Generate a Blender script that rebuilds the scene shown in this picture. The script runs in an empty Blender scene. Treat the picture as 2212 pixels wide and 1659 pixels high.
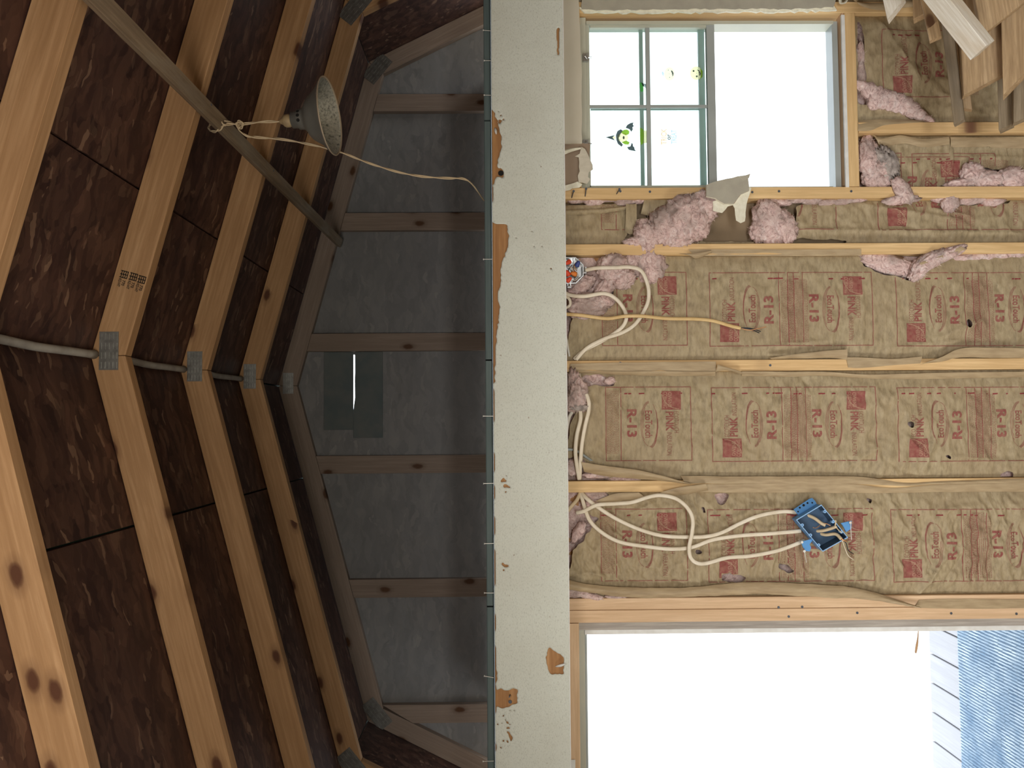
import bpy, bmesh, math, random
import numpy as np
from mathutils import Vector, Matrix, noise as mnoise

random.seed(7)
C = bpy.context.scene.collection
SC = bpy.context.scene
S = 0.0254            # the shed is measured in inches; world units are metres
EYE = 82.0            # eye height above the floor, inches

# ------------------------------------------------------------------ camera, sky, lights, exposure
F = 1740.0
YAW, PIT, ROL = -.0472, -.012, .0065
def _axes():
    cy, sy = math.cos(YAW), math.sin(YAW); cp, sp = math.cos(PIT), math.sin(PIT); cr, sr = math.cos(ROL), math.sin(ROL)
    M = np.array([[cy, -sy, 0], [sy, cy, 0], [0, 0, 1]]) @ np.array([[1, 0, 0], [0, cp, -sp], [0, sp, cp]]) @ np.array([[cr, 0, sr], [0, 1, 0], [-sr, 0, cr]])
    return M @ np.array([0, 0, -1.]), M @ np.array([1., 0, 0]), M @ np.array([0, 1., 0])
AR, AU, AF = _axes()
cam = bpy.data.cameras.new('camera'); camo = bpy.data.objects.new('camera', cam); C.objects.link(camo)
cam.sensor_fit = 'HORIZONTAL'; cam.sensor_width = 36.0; cam.lens = F / 2212 * 36
cam.clip_start = .05; cam.clip_end = 500
m = Matrix.Identity(4)
for i in range(3):
    m[i][0] = AR[i]; m[i][1] = AU[i]; m[i][2] = -AF[i]
m[2][3] = EYE * S
camo.matrix_world = m
SC.camera = camo

w = bpy.data.worlds.new('sky'); SC.world = w; w.use_nodes = True
bg = w.node_tree.nodes['Background']; bg.inputs[0].default_value = (.84, .92, 1, 1); bg.inputs[1].default_value = 4.2

def area(name, loc, sx, sy, energy, direction, col=(1, 1, 1), spread=180):
    l = bpy.data.lights.new(name, 'AREA'); l.shape = 'RECTANGLE'; l.size = sx * S; l.size_y = sy * S
    l.energy = energy; l.color = col; l.spread = math.radians(spread)
    o = bpy.data.objects.new(name, l); C.objects.link(o)
    o.location = (loc[0] * S, loc[1] * S, (loc[2] + EYE) * S)
    o.rotation_euler = Vector(direction).to_track_quat('-Z', 'Y').to_euler()
    return o
# daylight through the double doors behind the camera: sky light falls inwards and down
area('door_daylight', (-4, -66, -20), 74, 16, 23, (0.05, 1, -.16), (1, .98, .94), 120)
# raking light added on the left, through a made-up side window
area('added_side_light', (-69, 28, -34), 30, 34, 10, (1, .75, -.34), (1, .97, .90), 100)
# bare bulb hanging from the rafters just behind the camera
def bulb(name, loc, energy, col, r):
    l = bpy.data.lights.new(name, 'POINT'); l.energy = energy; l.color = col; l.shadow_soft_size = r
    o = bpy.data.objects.new(name, l); C.objects.link(o); o.location = (loc[0] * S, loc[1] * S, (loc[2] + EYE) * S); return o
bulb('rafter_bulb', (-10, 14, 20), 56, (1, .93, .83), .28)

SC.view_settings.view_transform = 'Standard'; SC.view_settings.look = 'None'
SC.view_settings.exposure = 0; SC.view_settings.gamma = 1; SC.view_settings.use_curve_mapping = False
SC.cycles.max_bounces = 8; SC.cycles.diffuse_bounces = 5; SC.cycles.transparent_max_bounces = 12
SC.cycles.sample_clamp_indirect = 6; SC.cycles.caustics_reflective = False; SC.cycles.caustics_refractive = False

# ------------------------------------------------------------------ helpers
def at(px, py, Y):
    d = AF + (px - 1106) / F * AR + (829.5 - py) / F * AU
    return d * (Y / d[1])
def pn(x, y, seed=0):
    """2-d gradient noise, vectorised, about -1..1"""
    x = np.asarray(x, float); y = np.asarray(y, float)
    xi = np.floor(x).astype(np.int64); yi = np.floor(y).astype(np.int64); xf = x - xi; yf = y - yi
    def g(ix, iy):
        h = (ix * 374761393 + iy * 668265263 + seed * 974634217) & 0xffffffff
        h = ((h ^ (h >> 13)) * 1274126177) & 0xffffffff
        a = (h ^ (h >> 16)) / 4294967296.0 * 6.28318
        return np.cos(a), np.sin(a)
    def f(t): return t * t * t * (t * (t * 6 - 15) + 10)
    def dt(ix, iy, dx, dy):
        a, b = g(ix, iy); return a * dx + b * dy
    u = f(xf); v = f(yf)
    a = dt(xi, yi, xf, yf); b = dt(xi + 1, yi, xf - 1, yf); c = dt(xi, yi + 1, xf, yf - 1); d = dt(xi + 1, yi + 1, xf - 1, yf - 1)
    return 1.5 * ((a * (1 - u) + b * u) * (1 - v) + (c * (1 - u) + d * u) * v)
def V3(p): return Vector((p[0] * S, p[1] * S, (p[2] + EYE) * S))
ORG = {}
def tag(o, label=None, cat=None, group=None, kind=None):
    if label: o['label'] = label
    if cat: o['category'] = cat
    if group: o['group'] = group
    if kind: o['kind'] = kind
    return o
def thing(name, base, label=None, cat=None, group=None, kind=None):
    o = bpy.data.objects.new(name, None); C.objects.link(o); o.empty_display_size = .05
    o.location = V3(base); ORG[o] = np.array(base, float)
    return tag(o, label, cat, group, kind)
def mesh(name, verts, faces, mat, parent=None, smooth=False, fm=None, origin=None):
    """verts in inches, eye-relative world coordinates"""
    v = np.array(verts, float)
    porg = ORG[parent] if parent is not None else np.zeros(3)
    org = np.array(origin, float) if origin is not None else (v.min(0) * [.5, .5, 1] + v.max(0) * [.5, .5, 0])
    me = bpy.data.meshes.new(name); me.from_pydata(((v - org) * S).tolist(), [], faces)
    for mm in (mat if isinstance(mat, (list, tuple)) else [mat]): me.materials.append(mm)
    if fm is not None: me.polygons.foreach_set('material_index', np.array(fm, dtype=np.int32))
    if smooth: me.polygons.foreach_set('use_smooth', [True] * len(me.polygons))
    me.update()
    o = bpy.data.objects.new(name, me); C.objects.link(o); ORG[o] = org
    if parent is not None:
        o.parent = parent; o.location = Vector((org - porg) * S)
    else: o.location = V3(org)
    return o
def soften(P, faces, it=4, outer=None):
    """rounds the stair-stepped border that a mask leaves in a grid sheet"""
    F_ = np.array(faces); E = np.concatenate([F_[:, [k, (k + 1) % 4]] for k in range(4)]); E = np.sort(E, 1)
    u, c = np.unique(E, axis=0, return_counts=True); B_ = u[c == 1]; n = len(P); P = P.copy()
    free = np.ones(n, bool) if outer is None else ~outer
    for _ in range(it):
        a = np.zeros_like(P); k = np.zeros(n); np.add.at(a, B_[:, 0], P[B_[:, 1]]); np.add.at(a, B_[:, 1], P[B_[:, 0]]); np.add.at(k, B_[:, 0], 1); np.add.at(k, B_[:, 1], 1)
        s_ = (k >= 2) & free; P[s_] = .45 * P[s_] + .55 * a[s_] / k[s_][:, None]
    return P
class MB:
    def __init__(s): s.v = []; s.f = []; s.m = []
    def add(s, v, f, m=0):
        n = len(s.v); s.v += [tuple(p) for p in v]; s.f += [tuple(i + n for i in q) for q in f]; s.m += [m] * len(f)
    def box(s, lo, hi, m=0):
        x0, y0, z0 = lo; x1, y1, z1 = hi
        s.add([(x0, y0, z0), (x1, y0, z0), (x1, y1, z0), (x0, y1, z0), (x0, y0, z1), (x1, y0, z1), (x1, y1, z1), (x0, y1, z1)],
              [(0, 3, 2, 1), (4, 5, 6, 7), (0, 1, 5, 4), (1, 2, 6, 5), (2, 3, 7, 6), (3, 0, 4, 7)], m)
    def tube(s, pts, r, n=8, m=0, r2=None, flat=None, caps=True):
        """tube along pts; r may be a list; flat=(normal vec, half thickness) gives an oval section"""
        P = [np.array(p, float) for p in pts]; k = len(P)
        T = [P[min(i + 1, k - 1)] - P[max(i - 1, 0)] for i in range(k)]
        up = np.array([0, 1, 0.]) if flat is None else np.array(flat[0], float)
        vs = []; prev = None
        for i in range(k):
            t = T[i] / (np.linalg.norm(T[i]) + 1e-9)
            if flat is None and prev is not None: u = prev - t * (prev @ t)
            else:
                u = up - t * (up @ t)
                if np.linalg.norm(u) < .1: u = np.array([1, .1, .2]) - t * (np.array([1, .1, .2]) @ t)
            u /= np.linalg.norm(u) + 1e-9; prev = u
            b = np.cross(t, u); rr = r[i] if isinstance(r, (list, tuple)) else r
            hu = rr if flat is None else flat[1] * rr
            for j in range(n):
                a = 2 * math.pi * j / n
                vs.append(P[i] + b * rr * math.cos(a) + u * hu * math.sin(a))
        fs = [(i * n + j, i * n + (j + 1) % n, (i + 1) * n + (j + 1) % n, (i + 1) * n + j) for i in range(k - 1) for j in range(n)]
        if caps: fs += [tuple(range(n - 1, -1, -1)), tuple((k - 1) * n + j for j in range(n))]
        s.add(vs, fs, m)
    def lathe(s, prof, o, axis, n=32, m=0):
        ax = np.array(axis, float); ax /= np.linalg.norm(ax); o = np.array(o, float)
        u = np.cross(ax, [0, 1, 0]); u = u / np.linalg.norm(u) if np.linalg.norm(u) > .05 else np.array([1., 0, 0]); b = np.cross(ax, u)
        vs = [o + ax * h + (u * math.cos(2 * math.pi * j / n) + b * math.sin(2 * math.pi * j / n)) * r for h, r in prof for j in range(n)]
        fs = [(i * n + j, i * n + (j + 1) % n, (i + 1) * n + (j + 1) % n, (i + 1) * n + j) for i in range(len(prof) - 1) for j in range(n)]
        s.add(vs, fs, m)
    def build(s, name, mat, parent=None, smooth=False, origin=None):
        return mesh(name, s.v, s.f, mat, parent, smooth, s.m, origin)
def box(name, lo, hi, mat, parent=None):
    b = MB(); b.box(lo, hi); return b.build(name, mat, parent)
def board(name, p0, p1, wdir, wid, thk, mat, parent=None, ch=.06, cut=0.0, seg=1, warp=0.0):
    """lumber: from p0 to p1 (centre line), width along wdir, chamfered; local X runs with the grain"""
    p0 = np.array(p0, float); p1 = np.array(p1, float); L = np.linalg.norm(p1 - p0); x = (p1 - p0) / L
    z = np.array(wdir, float); z = z - x * (z @ x); z /= np.linalg.norm(z); y = np.cross(z, x)
    a, b = thk / 2, wid / 2; c = min(ch, a * .45)
    sec = [(-a, -b + c), (-a + c, -b), (a - c, -b), (a, -b + c), (a, b - c), (a - c, b), (-a + c, b), (-a, b - c)]
    vs = []; fs = []
    for i in range(seg + 1):
        t = i / seg
        for (yy, zz) in sec:
            xx = t * L
            if i == 0: xx += cut * zz
            if i == seg: xx -= cut * zz
            vs.append((xx, yy + warp * math.sin(t * 3.1), zz))
    for i in range(seg):
        for j in range(8): fs.append((i * 8 + j, i * 8 + (j + 1) % 8, (i + 1) * 8 + (j + 1) % 8, (i + 1) * 8 + j))
    fs += [tuple(range(7, -1, -1)), tuple(seg * 8 + j for j in range(8))]
    me = bpy.data.meshes.new(name); me.from_pydata((np.array(vs) * S).tolist(), [], fs); me.materials.append(mat); me.update()
    bm = bmesh.new(); bm.from_mesh(me); bmesh.ops.recalc_face_normals(bm, faces=bm.faces); bm.to_mesh(me); bm.free()
    o = bpy.data.objects.new(name, me); C.objects.link(o); ORG[o] = p0
    porg = ORG[parent] if parent is not None else None
    loc = Vector((p0 - porg) * S) if parent is not None else V3(p0)
    M = Matrix(((x[0], y[0], z[0]), (x[1], y[1], z[1]), (x[2], y[2], z[2]))).to_4x4(); M.translation = loc
    if parent is not None: o.parent = parent
    o.matrix_local = M if parent is not None else M
    if parent is None: o.matrix_world = M
    return o
def prism(name, poly, y0, y1, ang, mat, parent=None):
    """polygon in XZ (inches) extruded in Y; the object is turned so that local X follows the grain angle"""
    P = np.array(poly, float); o0 = np.array([P[0][0], y0, P[0][1]]); ca, sa = math.cos(ang), math.sin(ang)
    loc = [((px - P[0][0]) * ca + (pz - P[0][1]) * sa, -(px - P[0][0]) * sa + (pz - P[0][1]) * ca) for px, pz in P]
    n = len(loc); vs = [(a, 0, b) for a, b in loc] + [(a, y1 - y0, b) for a, b in loc]
    fs = [tuple(range(n)), tuple(range(2 * n - 1, n - 1, -1))] + [(i, i + n, (i + 1) % n + n, (i + 1) % n) for i in range(n)]
    me = bpy.data.meshes.new(name); me.from_pydata((np.array(vs) * S).tolist(), [], fs); me.materials.append(mat)
    bm = bmesh.new(); bm.from_mesh(me); bmesh.ops.recalc_face_normals(bm, faces=bm.faces)
    bmesh.ops.bevel(bm, geom=[e for e in bm.edges], offset=.05 * S, segments=1, affect='EDGES'); bm.to_mesh(me); bm.free(); me.update()
    o = bpy.data.objects.new(name, me); C.objects.link(o); ORG[o] = o0
    o.rotation_euler = (0, -ang, 0)
    if parent is not None: o.parent = parent; o.location = Vector((o0 - ORG[parent]) * S)
    else: o.location = V3(o0)
    return o
def stud(name, x0, x1, y0, y1, z0, z1, mat, parent=None):
    return board(name, ((x0 + x1) / 2, (y0 + y1) / 2, z0), ((x0 + x1) / 2, (y0 + y1) / 2, z1), (0, 1, 0), y1 - y0, x1 - x0, mat, parent)
def cat(pts, n=10):
    P = [np.array(p, float) for p in pts]; P = [2 * P[0] - P[1]] + P + [2 * P[-1] - P[-2]]; out = []
    for i in range(1, len(P) - 2):
        for k in range(n):
            t = k / n; a, b, c, d = P[i - 1:i + 3]
            out.append(.5 * ((2 * b) + (-a + c) * t + (2 * a - 5 * b + 4 * c - d) * t * t + (-a + 3 * b - 3 * c + d) * t ** 3))
    out.append(P[-2]); return out
def jag(pts, amp, step, seed=1):
    out = []; rnd = random.Random(seed)
    for i in range(len(pts)):
        a = np.array(pts[i], float); b = np.array(pts[(i + 1) % len(pts)], float); L = np.linalg.norm(b - a); k = max(1, int(L / step))
        nrm = np.array([-(b - a)[1], (b - a)[0]]) / (L + 1e-6)
        for j in range(k):
            out.append(a + (b - a) * j / k + nrm * (rnd.uniform(-amp, amp) if j else 0))
    return out
def slab(name, pts, Y, thk, mats, parent=None, bend=None):
    """outline given on the plane y=Y, extruded away from the viewer; mats = [face, edge]"""
    n = len(pts); f = [at(p[0], p[1], Y + (bend(p[0], p[1]) if bend else 0)) for p in pts]
    me_v = [tuple(p) for p in f] + [(p[0], p[1] + thk, p[2]) for p in f]
    fs = [tuple(range(n)), tuple(range(2 * n - 1, n - 1, -1))] + [(i, (i + 1) % n, (i + 1) % n + n, i + n) for i in range(n)]
    o = mesh(name, me_v, fs, mats, parent, False, [0, 0] + [min(1, len(mats) - 1)] * n)
    bm = bmesh.new(); bm.from_mesh(o.data); bmesh.ops.recalc_face_normals(bm, faces=bm.faces)
    bmesh.ops.triangulate(bm, faces=[q for q in bm.faces if len(q.verts) > 4]); bm.to_mesh(o.data); bm.free()
    return o
def ribbon(name, A, B, YA, YB, mat, parent, m=5, bow=.25, rough=.05, seed=3, sub=9):
    """strip of paper lofted between two outlines"""
    def dense(L, Y):
        P = cat([(p[0], p[1], p[2] if len(p) > 2 else Y) for p in L], sub); return P
    a = dense(A, YA); b = dense(B, YB); k = max(len(a), len(b))
    def rs(P): return [P[int(round(i * (len(P) - 1) / (k - 1)))] for i in range(k)]
    a = rs(a); b = rs(b); vs = []
    for i in range(k):
        for j in range(m + 1):
            t = j / m; p = a[i] * (1 - t) + b[i] * t
            q = at(p[0], p[1], p[2]); nz = mnoise.noise(Vector((q[0] * .5, q[2] * .35, seed))) + .5 * mnoise.noise(Vector((q[0] * 1.4, q[2] * 1.1, seed + 5)))
            q = q + np.array([0, -bow * math.sin(math.pi * t) + rough * nz * 2, 0]) + np.array([rough * nz, 0, 0]) * (1 if j in (0, m) else 0)
            vs.append(q)
    fs = [(i * (m + 1) + j, (i + 1) * (m + 1) + j, (i + 1) * (m + 1) + j + 1, i * (m + 1) + j + 1) for i in range(k - 1) for j in range(m)]
    return mesh(name, vs, fs, mat, parent, True)

# ------------------------------------------------------------------ materials
def NT(name):
    mt = bpy.data.materials.new(name); mt.use_nodes = True; t = mt.node_tree; b = t.nodes['Principled BSDF']
    b.inputs['Specular IOR Level'].default_value = .25
    return mt, t, b
def N(t, ty, **k):
    n = t.nodes.new(ty)
    for a, v in k.items():
        if a.startswith('_'): setattr(n, a[1:], v)
        else: n.inputs[a.replace('__', ' ')].default_value = v
    return n
def ramp(t, fac, stops):
    r = t.nodes.new('ShaderNodeValToRGB'); e = r.color_ramp.elements
    while len(e) < len(stops): e.new(.5)
    for i, (p, c) in enumerate(stops): e[i].position = p; e[i].color = (*c, 1)
    t.links.new(fac, r.inputs[0]); return r
def coords(t, scale, rnd=True):
    tc = t.nodes.new('ShaderNodeTexCoord'); mp = t.nodes.new('ShaderNodeMapping'); mp.inputs['Scale'].default_value = scale
    if rnd:
        oi = t.nodes.new('ShaderNodeObjectInfo'); ml = t.nodes.new('ShaderNodeVectorMath'); ml.operation = 'SCALE'
        ml.inputs[0].default_value = (13.7, 7.3, 9.1); t.links.new(oi.outputs['Random'], ml.inputs['Scale']); t.links.new(ml.outputs[0], mp.inputs['Location'])
    t.links.new(tc.outputs['Object'], mp.inputs['Vector']); return mp.outputs[0]
def bump(t, b, h, st, dist=.01):
    n = t.nodes.new('ShaderNodeBump'); n.inputs['Strength'].default_value = st; n.inputs['Distance'].default_value = dist
    t.links.new(h, n.inputs['Height']); t.links.new(n.outputs[0], b.inputs['Normal'])
def mixc(t, fac, a, b, mode='MIX'):
    n = t.nodes.new('ShaderNodeMix'); n.data_type = 'RGBA'; n.blend_type = mode
    for s_, v in ((n.inputs['Factor'], fac), (n.inputs['A'], a), (n.inputs['B'], b)):
        if isinstance(v, (int, float)): s_.default_value = v
        elif isinstance(v, tuple): s_.default_value = (*v, 1)
        else: t.links.new(v, s_)
    return n.outputs['Result']
def wood(name, light, mid, dark, knot=(.10, .045, .02), rough=.62, knots=True, grainscale=1.0, stain=None):
    mt, t, b = NT(name)
    v = coords(t, (1.1 * grainscale, 22 * grainscale, 22 * grainscale))
    n1 = N(t, 'ShaderNodeTexNoise', Scale=1.6, Detail=6, Roughness=.6, Distortion=1.0); t.links.new(v, n1.inputs['Vector'])
    wv = t.nodes.new('ShaderNodeTexWave'); wv.wave_type = 'RINGS'; wv.rings_direction = 'X'; wv.inputs['Scale'].default_value = 1.1
    wv.inputs['Distortion'].default_value = 5; wv.inputs['Detail'].default_value = 2.5; t.links.new(v, wv.inputs['Vector'])
    col = ramp(t, n1.outputs['Fac'], [(.30, dark), (.48, mid), (.66, light)]).outputs[0]
    col = mixc(t, .2, col, ramp(t, wv.outputs['Fac'], [(0, dark), (.55, mid), (1, light)]).outputs[0])
    nf = N(t, 'ShaderNodeTexNoise', Scale=5.5, Detail=5, Roughness=.65); t.links.new(v, nf.inputs['Vector'])
    col = mixc(t, ramp(t, nf.outputs['Fac'], [(.42, (.55, .55, .55)), (.58, (0, 0, 0))]).outputs[0], col, dark)
    v2 = coords(t, (1.2, 1.2, 1.2)); n2 = N(t, 'ShaderNodeTexNoise', Scale=3.0, Detail=3); t.links.new(v2, n2.inputs['Vector'])
    col = mixc(t, ramp(t, n2.outputs['Fac'], [(.35, (0, 0, 0)), (.75, (.45, .45, .45))]).outputs[0], col, dark)
    if knots:
        v3 = coords(t, (1, 1, 1)); sx = t.nodes.new('ShaderNodeSeparateXYZ'); cx = t.nodes.new('ShaderNodeCombineXYZ'); t.links.new(v3, sx.inputs[0])
        for o_, i_, k_ in ((0, 0, 4.6), (2, 1, 9.0)):
            mu = t.nodes.new('ShaderNodeMath'); mu.operation = 'MULTIPLY'; mu.inputs[1].default_value = k_; t.links.new(sx.outputs[o_], mu.inputs[0]); t.links.new(mu.outputs[0], cx.inputs[i_])
        dn = N(t, 'ShaderNodeTexNoise', Scale=6, Detail=2); t.links.new(cx.outputs[0], dn.inputs['Vector']); ma = t.nodes.new('ShaderNodeVectorMath'); ma.operation = 'MULTIPLY_ADD'; ma.inputs[1].default_value = (.07, .07, 0)
        t.links.new(dn.outputs['Color'], ma.inputs[0]); t.links.new(cx.outputs[0], ma.inputs[2])
        k = N(t, 'ShaderNodeTexVoronoi', Scale=1.0); k.voronoi_dimensions = '2D'; t.links.new(ma.outputs[0], k.inputs['Vector'])
        kr = ramp(t, k.outputs['Distance'], [(.07, (1, 1, 1)), (.10, (.8, .8, .8)), (.13, (.35, .35, .35)), (.24, (0, 0, 0))]).outputs[0]
        sc_ = t.nodes.new('ShaderNodeSeparateColor'); t.links.new(k.outputs['Color'], sc_.inputs[0])
        gt = t.nodes.new('ShaderNodeMath'); gt.operation = 'GREATER_THAN'; gt.inputs[1].default_value = .62; t.links.new(sc_.outputs[0], gt.inputs[0])
        km = t.nodes.new('ShaderNodeMath'); km.operation = 'MULTIPLY'; t.links.new(kr, km.inputs[0]); t.links.new(gt.outputs[0], km.inputs[1])
        col = mixc(t, km.outputs[0], col, knot)
    if stain:
        v4 = coords(t, (2, 6, 6)); s4 = N(t, 'ShaderNodeTexNoise', Scale=2.2, Detail=6); t.links.new(v4, s4.inputs['Vector'])
        col = mixc(t, ramp(t, s4.outputs['Fac'], [(.5, (0, 0, 0)), (.72, (.8, .8, .8))]).outputs[0], col, stain)
    t.links.new(col, b.inputs['Base Color']); b.inputs['Roughness'].default_value = rough
    bump(t, b, n1.outputs['Fac'], .25, .002)
    return mt
def plain(name, col, rough=.6, metal=0, spec=.3, nscale=None, col2=None, bst=0, ndet=4):
    mt, t, b = NT(name); b.inputs['Base Color'].default_value = (*col, 1); b.inputs['Roughness'].default_value = rough
    b.inputs['Metallic'].default_value = metal; b.inputs['Specular IOR Level'].default_value = spec
    if nscale:
        v = coords(t, (1, 1, 1)); n = N(t, 'ShaderNodeTexNoise', Scale=nscale, Detail=ndet); t.links.new(v, n.inputs['Vector'])
        t.links.new(ramp(t, n.outputs['Fac'], [(.35, col), (.68, col2 or col)]).outputs[0], b.inputs['Base Color'])
        if bst: bump(t, b, n.outputs['Fac'], bst, .004)
    return mt
def osb(name, cols, sc=1.0, rough=.6):
    mt, t, b = NT(name)
    v = coords(t, (1, 1, 1)); nz = N(t, 'ShaderNodeTexNoise', Scale=9 * sc, Detail=3); t.links.new(v, nz.inputs['Vector'])
    ds = t.nodes.new('ShaderNodeVectorMath'); ds.operation = 'MULTIPLY_ADD'; ds.inputs[1].default_value = (.09, .09, .09)
    t.links.new(nz.outputs['Color'], ds.inputs[0]); t.links.new(v, ds.inputs[2])
    outs = []
    for ang, st in ((.5, (11, 36, 30)), (-.8, (14, 46, 40)), (1.45, (9, 30, 30))):
        mp = t.nodes.new('ShaderNodeMapping'); mp.inputs['Rotation'].default_value = (.1, ang * .2, ang); mp.inputs['Scale'].default_value = tuple(q * sc for q in st)
        t.links.new(ds.outputs[0], mp.inputs['Vector'])
        vo = N(t, 'ShaderNodeTexVoronoi', Scale=1.0); t.links.new(mp.outputs[0], vo.inputs['Vector']); outs.append(vo)
    sep = [t.nodes.new('ShaderNodeSeparateColor') for _ in outs]
    for s_, o_ in zip(sep, outs): t.links.new(o_.outputs['Color'], s_.inputs[0])
    c1 = ramp(t, sep[0].outputs[0], [(0, cols[0]), (.5, cols[1]), (.93, cols[2]), (1, cols[3])]).outputs[0]
    c2 = ramp(t, sep[1].outputs[1], [(0, cols[0]), (.55, cols[1]), (.95, cols[2]), (1, cols[3])]).outputs[0]
    c3 = ramp(t, sep[2].outputs[2], [(0, cols[1]), (.4, cols[0]), (1, cols[2])]).outputs[0]
    col = mixc(t, mixc(t, .5, c1, c2), c1, c3) if False else mixc(t, .45, mixc(t, .5, c1, c2), c3)
    mp = t.nodes.new('ShaderNodeMapping'); mp.inputs['Rotation'].default_value = (0, .1, .9); mp.inputs['Scale'].default_value = (16 * sc, 70 * sc, 60 * sc); t.links.new(ds.outputs[0], mp.inputs['Vector'])
    vc = N(t, 'ShaderNodeTexVoronoi', Scale=1.0); t.links.new(mp.outputs[0], vc.inputs['Vector']); s4 = t.nodes.new('ShaderNodeSeparateColor'); t.links.new(vc.outputs['Color'], s4.inputs[0])
    col = mixc(t, ramp(t, s4.outputs[0], [(.94, (0, 0, 0)), (.99, (.7, .7, .7))]).outputs[0], col, cols[3])
    b_ = N(t, 'ShaderNodeTexNoise', Scale=2.5, Detail=4); t.links.new(v, b_.inputs['Vector'])
    col = mixc(t, ramp(t, b_.outputs['Fac'], [(.4, (0, 0, 0)), (.8, (.6, .6, .6))]).outputs[0], col, cols[0])
    t.links.new(col, b.inputs['Base Color']); b.inputs['Roughness'].default_value = rough
    bump(t, b, sep[0].outputs[0], .25, .002)
    return mt

M = {}
M['truss'] = wood('truss_pine', (.56, .345, .18), (.47, .275, .135), (.35, .195, .09), (.10, .04, .02))
M['stud'] = wood('stud_pine', (.86, .62, .33), (.76, .53, .27), (.60, .39, .18), (.22, .12, .07), knots=False)
M['studk'] = wood('knotty_stud_pine', (.84, .60, .32), (.74, .51, .26), (.58, .37, .17), (.20, .10, .06))
M['studpink'] = wood('pinkish_stud_pine', (.82, .60, .40), (.73, .51, .32), (.58, .38, .22), knots=False)
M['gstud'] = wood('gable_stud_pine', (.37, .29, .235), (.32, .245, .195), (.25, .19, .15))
M['scrap'] = wood('scrap_lumber', (.66, .48, .29), (.52, .36, .20), (.32, .21, .115), (.12, .06, .03), grainscale=1.6, stain=(.30, .20, .12))
M['scrapgrey'] = wood('weathered_scrap_lumber', (.40, .32, .22), (.30, .23, .15), (.18, .135, .085), knots=False, stain=(.16, .13, .10))
M['scrapwhite'] = wood('pale_scrap_lumber', (.95, .92, .86), (.86, .82, .74), (.60, .52, .40), knots=False, grainscale=1.5, stain=(.62, .48, .32))
M['brace'] = wood('old_brace_wood', (.34, .26, .17), (.26, .19, .12), (.16, .11, .07), knots=False, stain=(.30, .26, .20))
M['rawbeam'] = wood('raw_beam_wood', (.55, .31, .14), (.45, .23, .09), (.30, .14, .055), knots=False, grainscale=.9)
M['weather'] = wood('weathered_grey_wood', (.50, .47, .43), (.40, .37, .34), (.26, .24, .22), knots=False)
M['deck'] = wood('grey_painted_deck_edge', (.13, .17, .165), (.115, .15, .148), (.085, .115, .115), knots=False)
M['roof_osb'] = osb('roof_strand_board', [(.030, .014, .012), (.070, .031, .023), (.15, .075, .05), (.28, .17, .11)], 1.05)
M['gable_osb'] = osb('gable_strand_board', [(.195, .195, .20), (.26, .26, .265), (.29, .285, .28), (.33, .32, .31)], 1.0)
M['felt'] = plain('green_roofing_felt', (.010, .032, .022), .9)
M['ridge'] = plain('pale_ridge_strip', (.42, .40, .36), .7, nscale=20, col2=(.30, .28, .25))
M['plate'] = plain('galvanised_plate', (.42, .42, .40), .38, .85, .5, 60, (.30, .30, .28))
M['ink'] = plain('black_stamp_ink', (.02, .018, .016), .8)
M['steel'] = plain('bright_steel', (.55, .56, .56), .3, .9, .5, 40, (.4, .4, .4))
M['nail'] = plain('nail_steel', (.75, .73, .68), .45, .4)
M['darknail'] = plain('dark_nail_steel', (.10, .11, .13), .5, .5)
M['hole'] = plain('dark_hole', (.015, .014, .013), .9)
M['siding'] = plain('dark_green_siding_back', (.125, .155, .16), .8, nscale=14, col2=(.17, .185, .18))
M['drywall'] = plain('beige_drywall_paint', (.60, .55, .45), .8, nscale=6, col2=(.55, .50, .40))
M['drywallgrey'] = plain('grey_drywall_back', (.44, .41, .33), .85, nscale=25, col2=(.38, .35, .285), bst=.1)
M['brownpaper'] = plain('brown_drywall_paper', (.34, .25, .18), .85, nscale=12, col2=(.29, .215, .155))
M['gypsum'] = plain('torn_gypsum', (.82, .79, .66), .9, nscale=80, col2=(.72, .68, .54), bst=.3)
M['tornpaper'] = plain('torn_face_paper', (.62, .57, .47), .85, nscale=30, col2=(.54, .49, .40), bst=.25)
M['vinyl'] = plain('window_frame_vinyl', (.52, .52, .42), .45, nscale=8, col2=(.47, .47, .39))
M['vinylgrey'] = plain('grey_window_metal', (.40, .43, .42), .4, .1, nscale=8, col2=(.35, .38, .37))
M['vinylteal'] = plain('teal_grey_outer_sash', (.36, .48, .45), .4)
M['whitepaint'] = plain('white_trim_paint', (.80, .80, .78), .55, nscale=30, col2=(.70, .69, .66))
M['cable'] = plain('white_cable_jacket', (.78, .70, .57), .42, nscale=30, col2=(.70, .61, .47))
M['cablegrey'] = plain('grey_cable_jacket', (.62, .59, .52), .45)
M['cableyellow'] = plain('yellowed_cable_jacket', (.72, .52, .26), .5, nscale=25, col2=(.62, .42, .18))
M['cord'] = plain('tan_lamp_cord', (.62, .49, .32), .5)
M['bluebox'] = plain('blue_plastic', (.10, .30, .62), .4, 0, .5)
M['bluedark'] = plain('blue_plastic_inside', (.045, .085, .15), .55)
M['bluerim'] = plain('pale_blue_rim', (.28, .50, .80), .4)
M['rednut'] = plain('red_wire_nut', (.80, .09, .04), .4)
M['orangenut'] = plain('orange_wire_nut', (.80, .24, .05), .4)
M['bluenut'] = plain('blue_wire_nut', (.05, .08, .28), .4)
M['copper'] = plain('bare_copper', (.60, .32, .16), .4, .7)
M['blackwire'] = plain('black_wire', (.03, .03, .035), .5)
M['print'] = plain('red_print', (.26, .075, .065), .8, nscale=90, col2=(.31, .135, .10))
M['printbold'] = plain('red_print_blot', (.25, .04, .045), .8)
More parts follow.
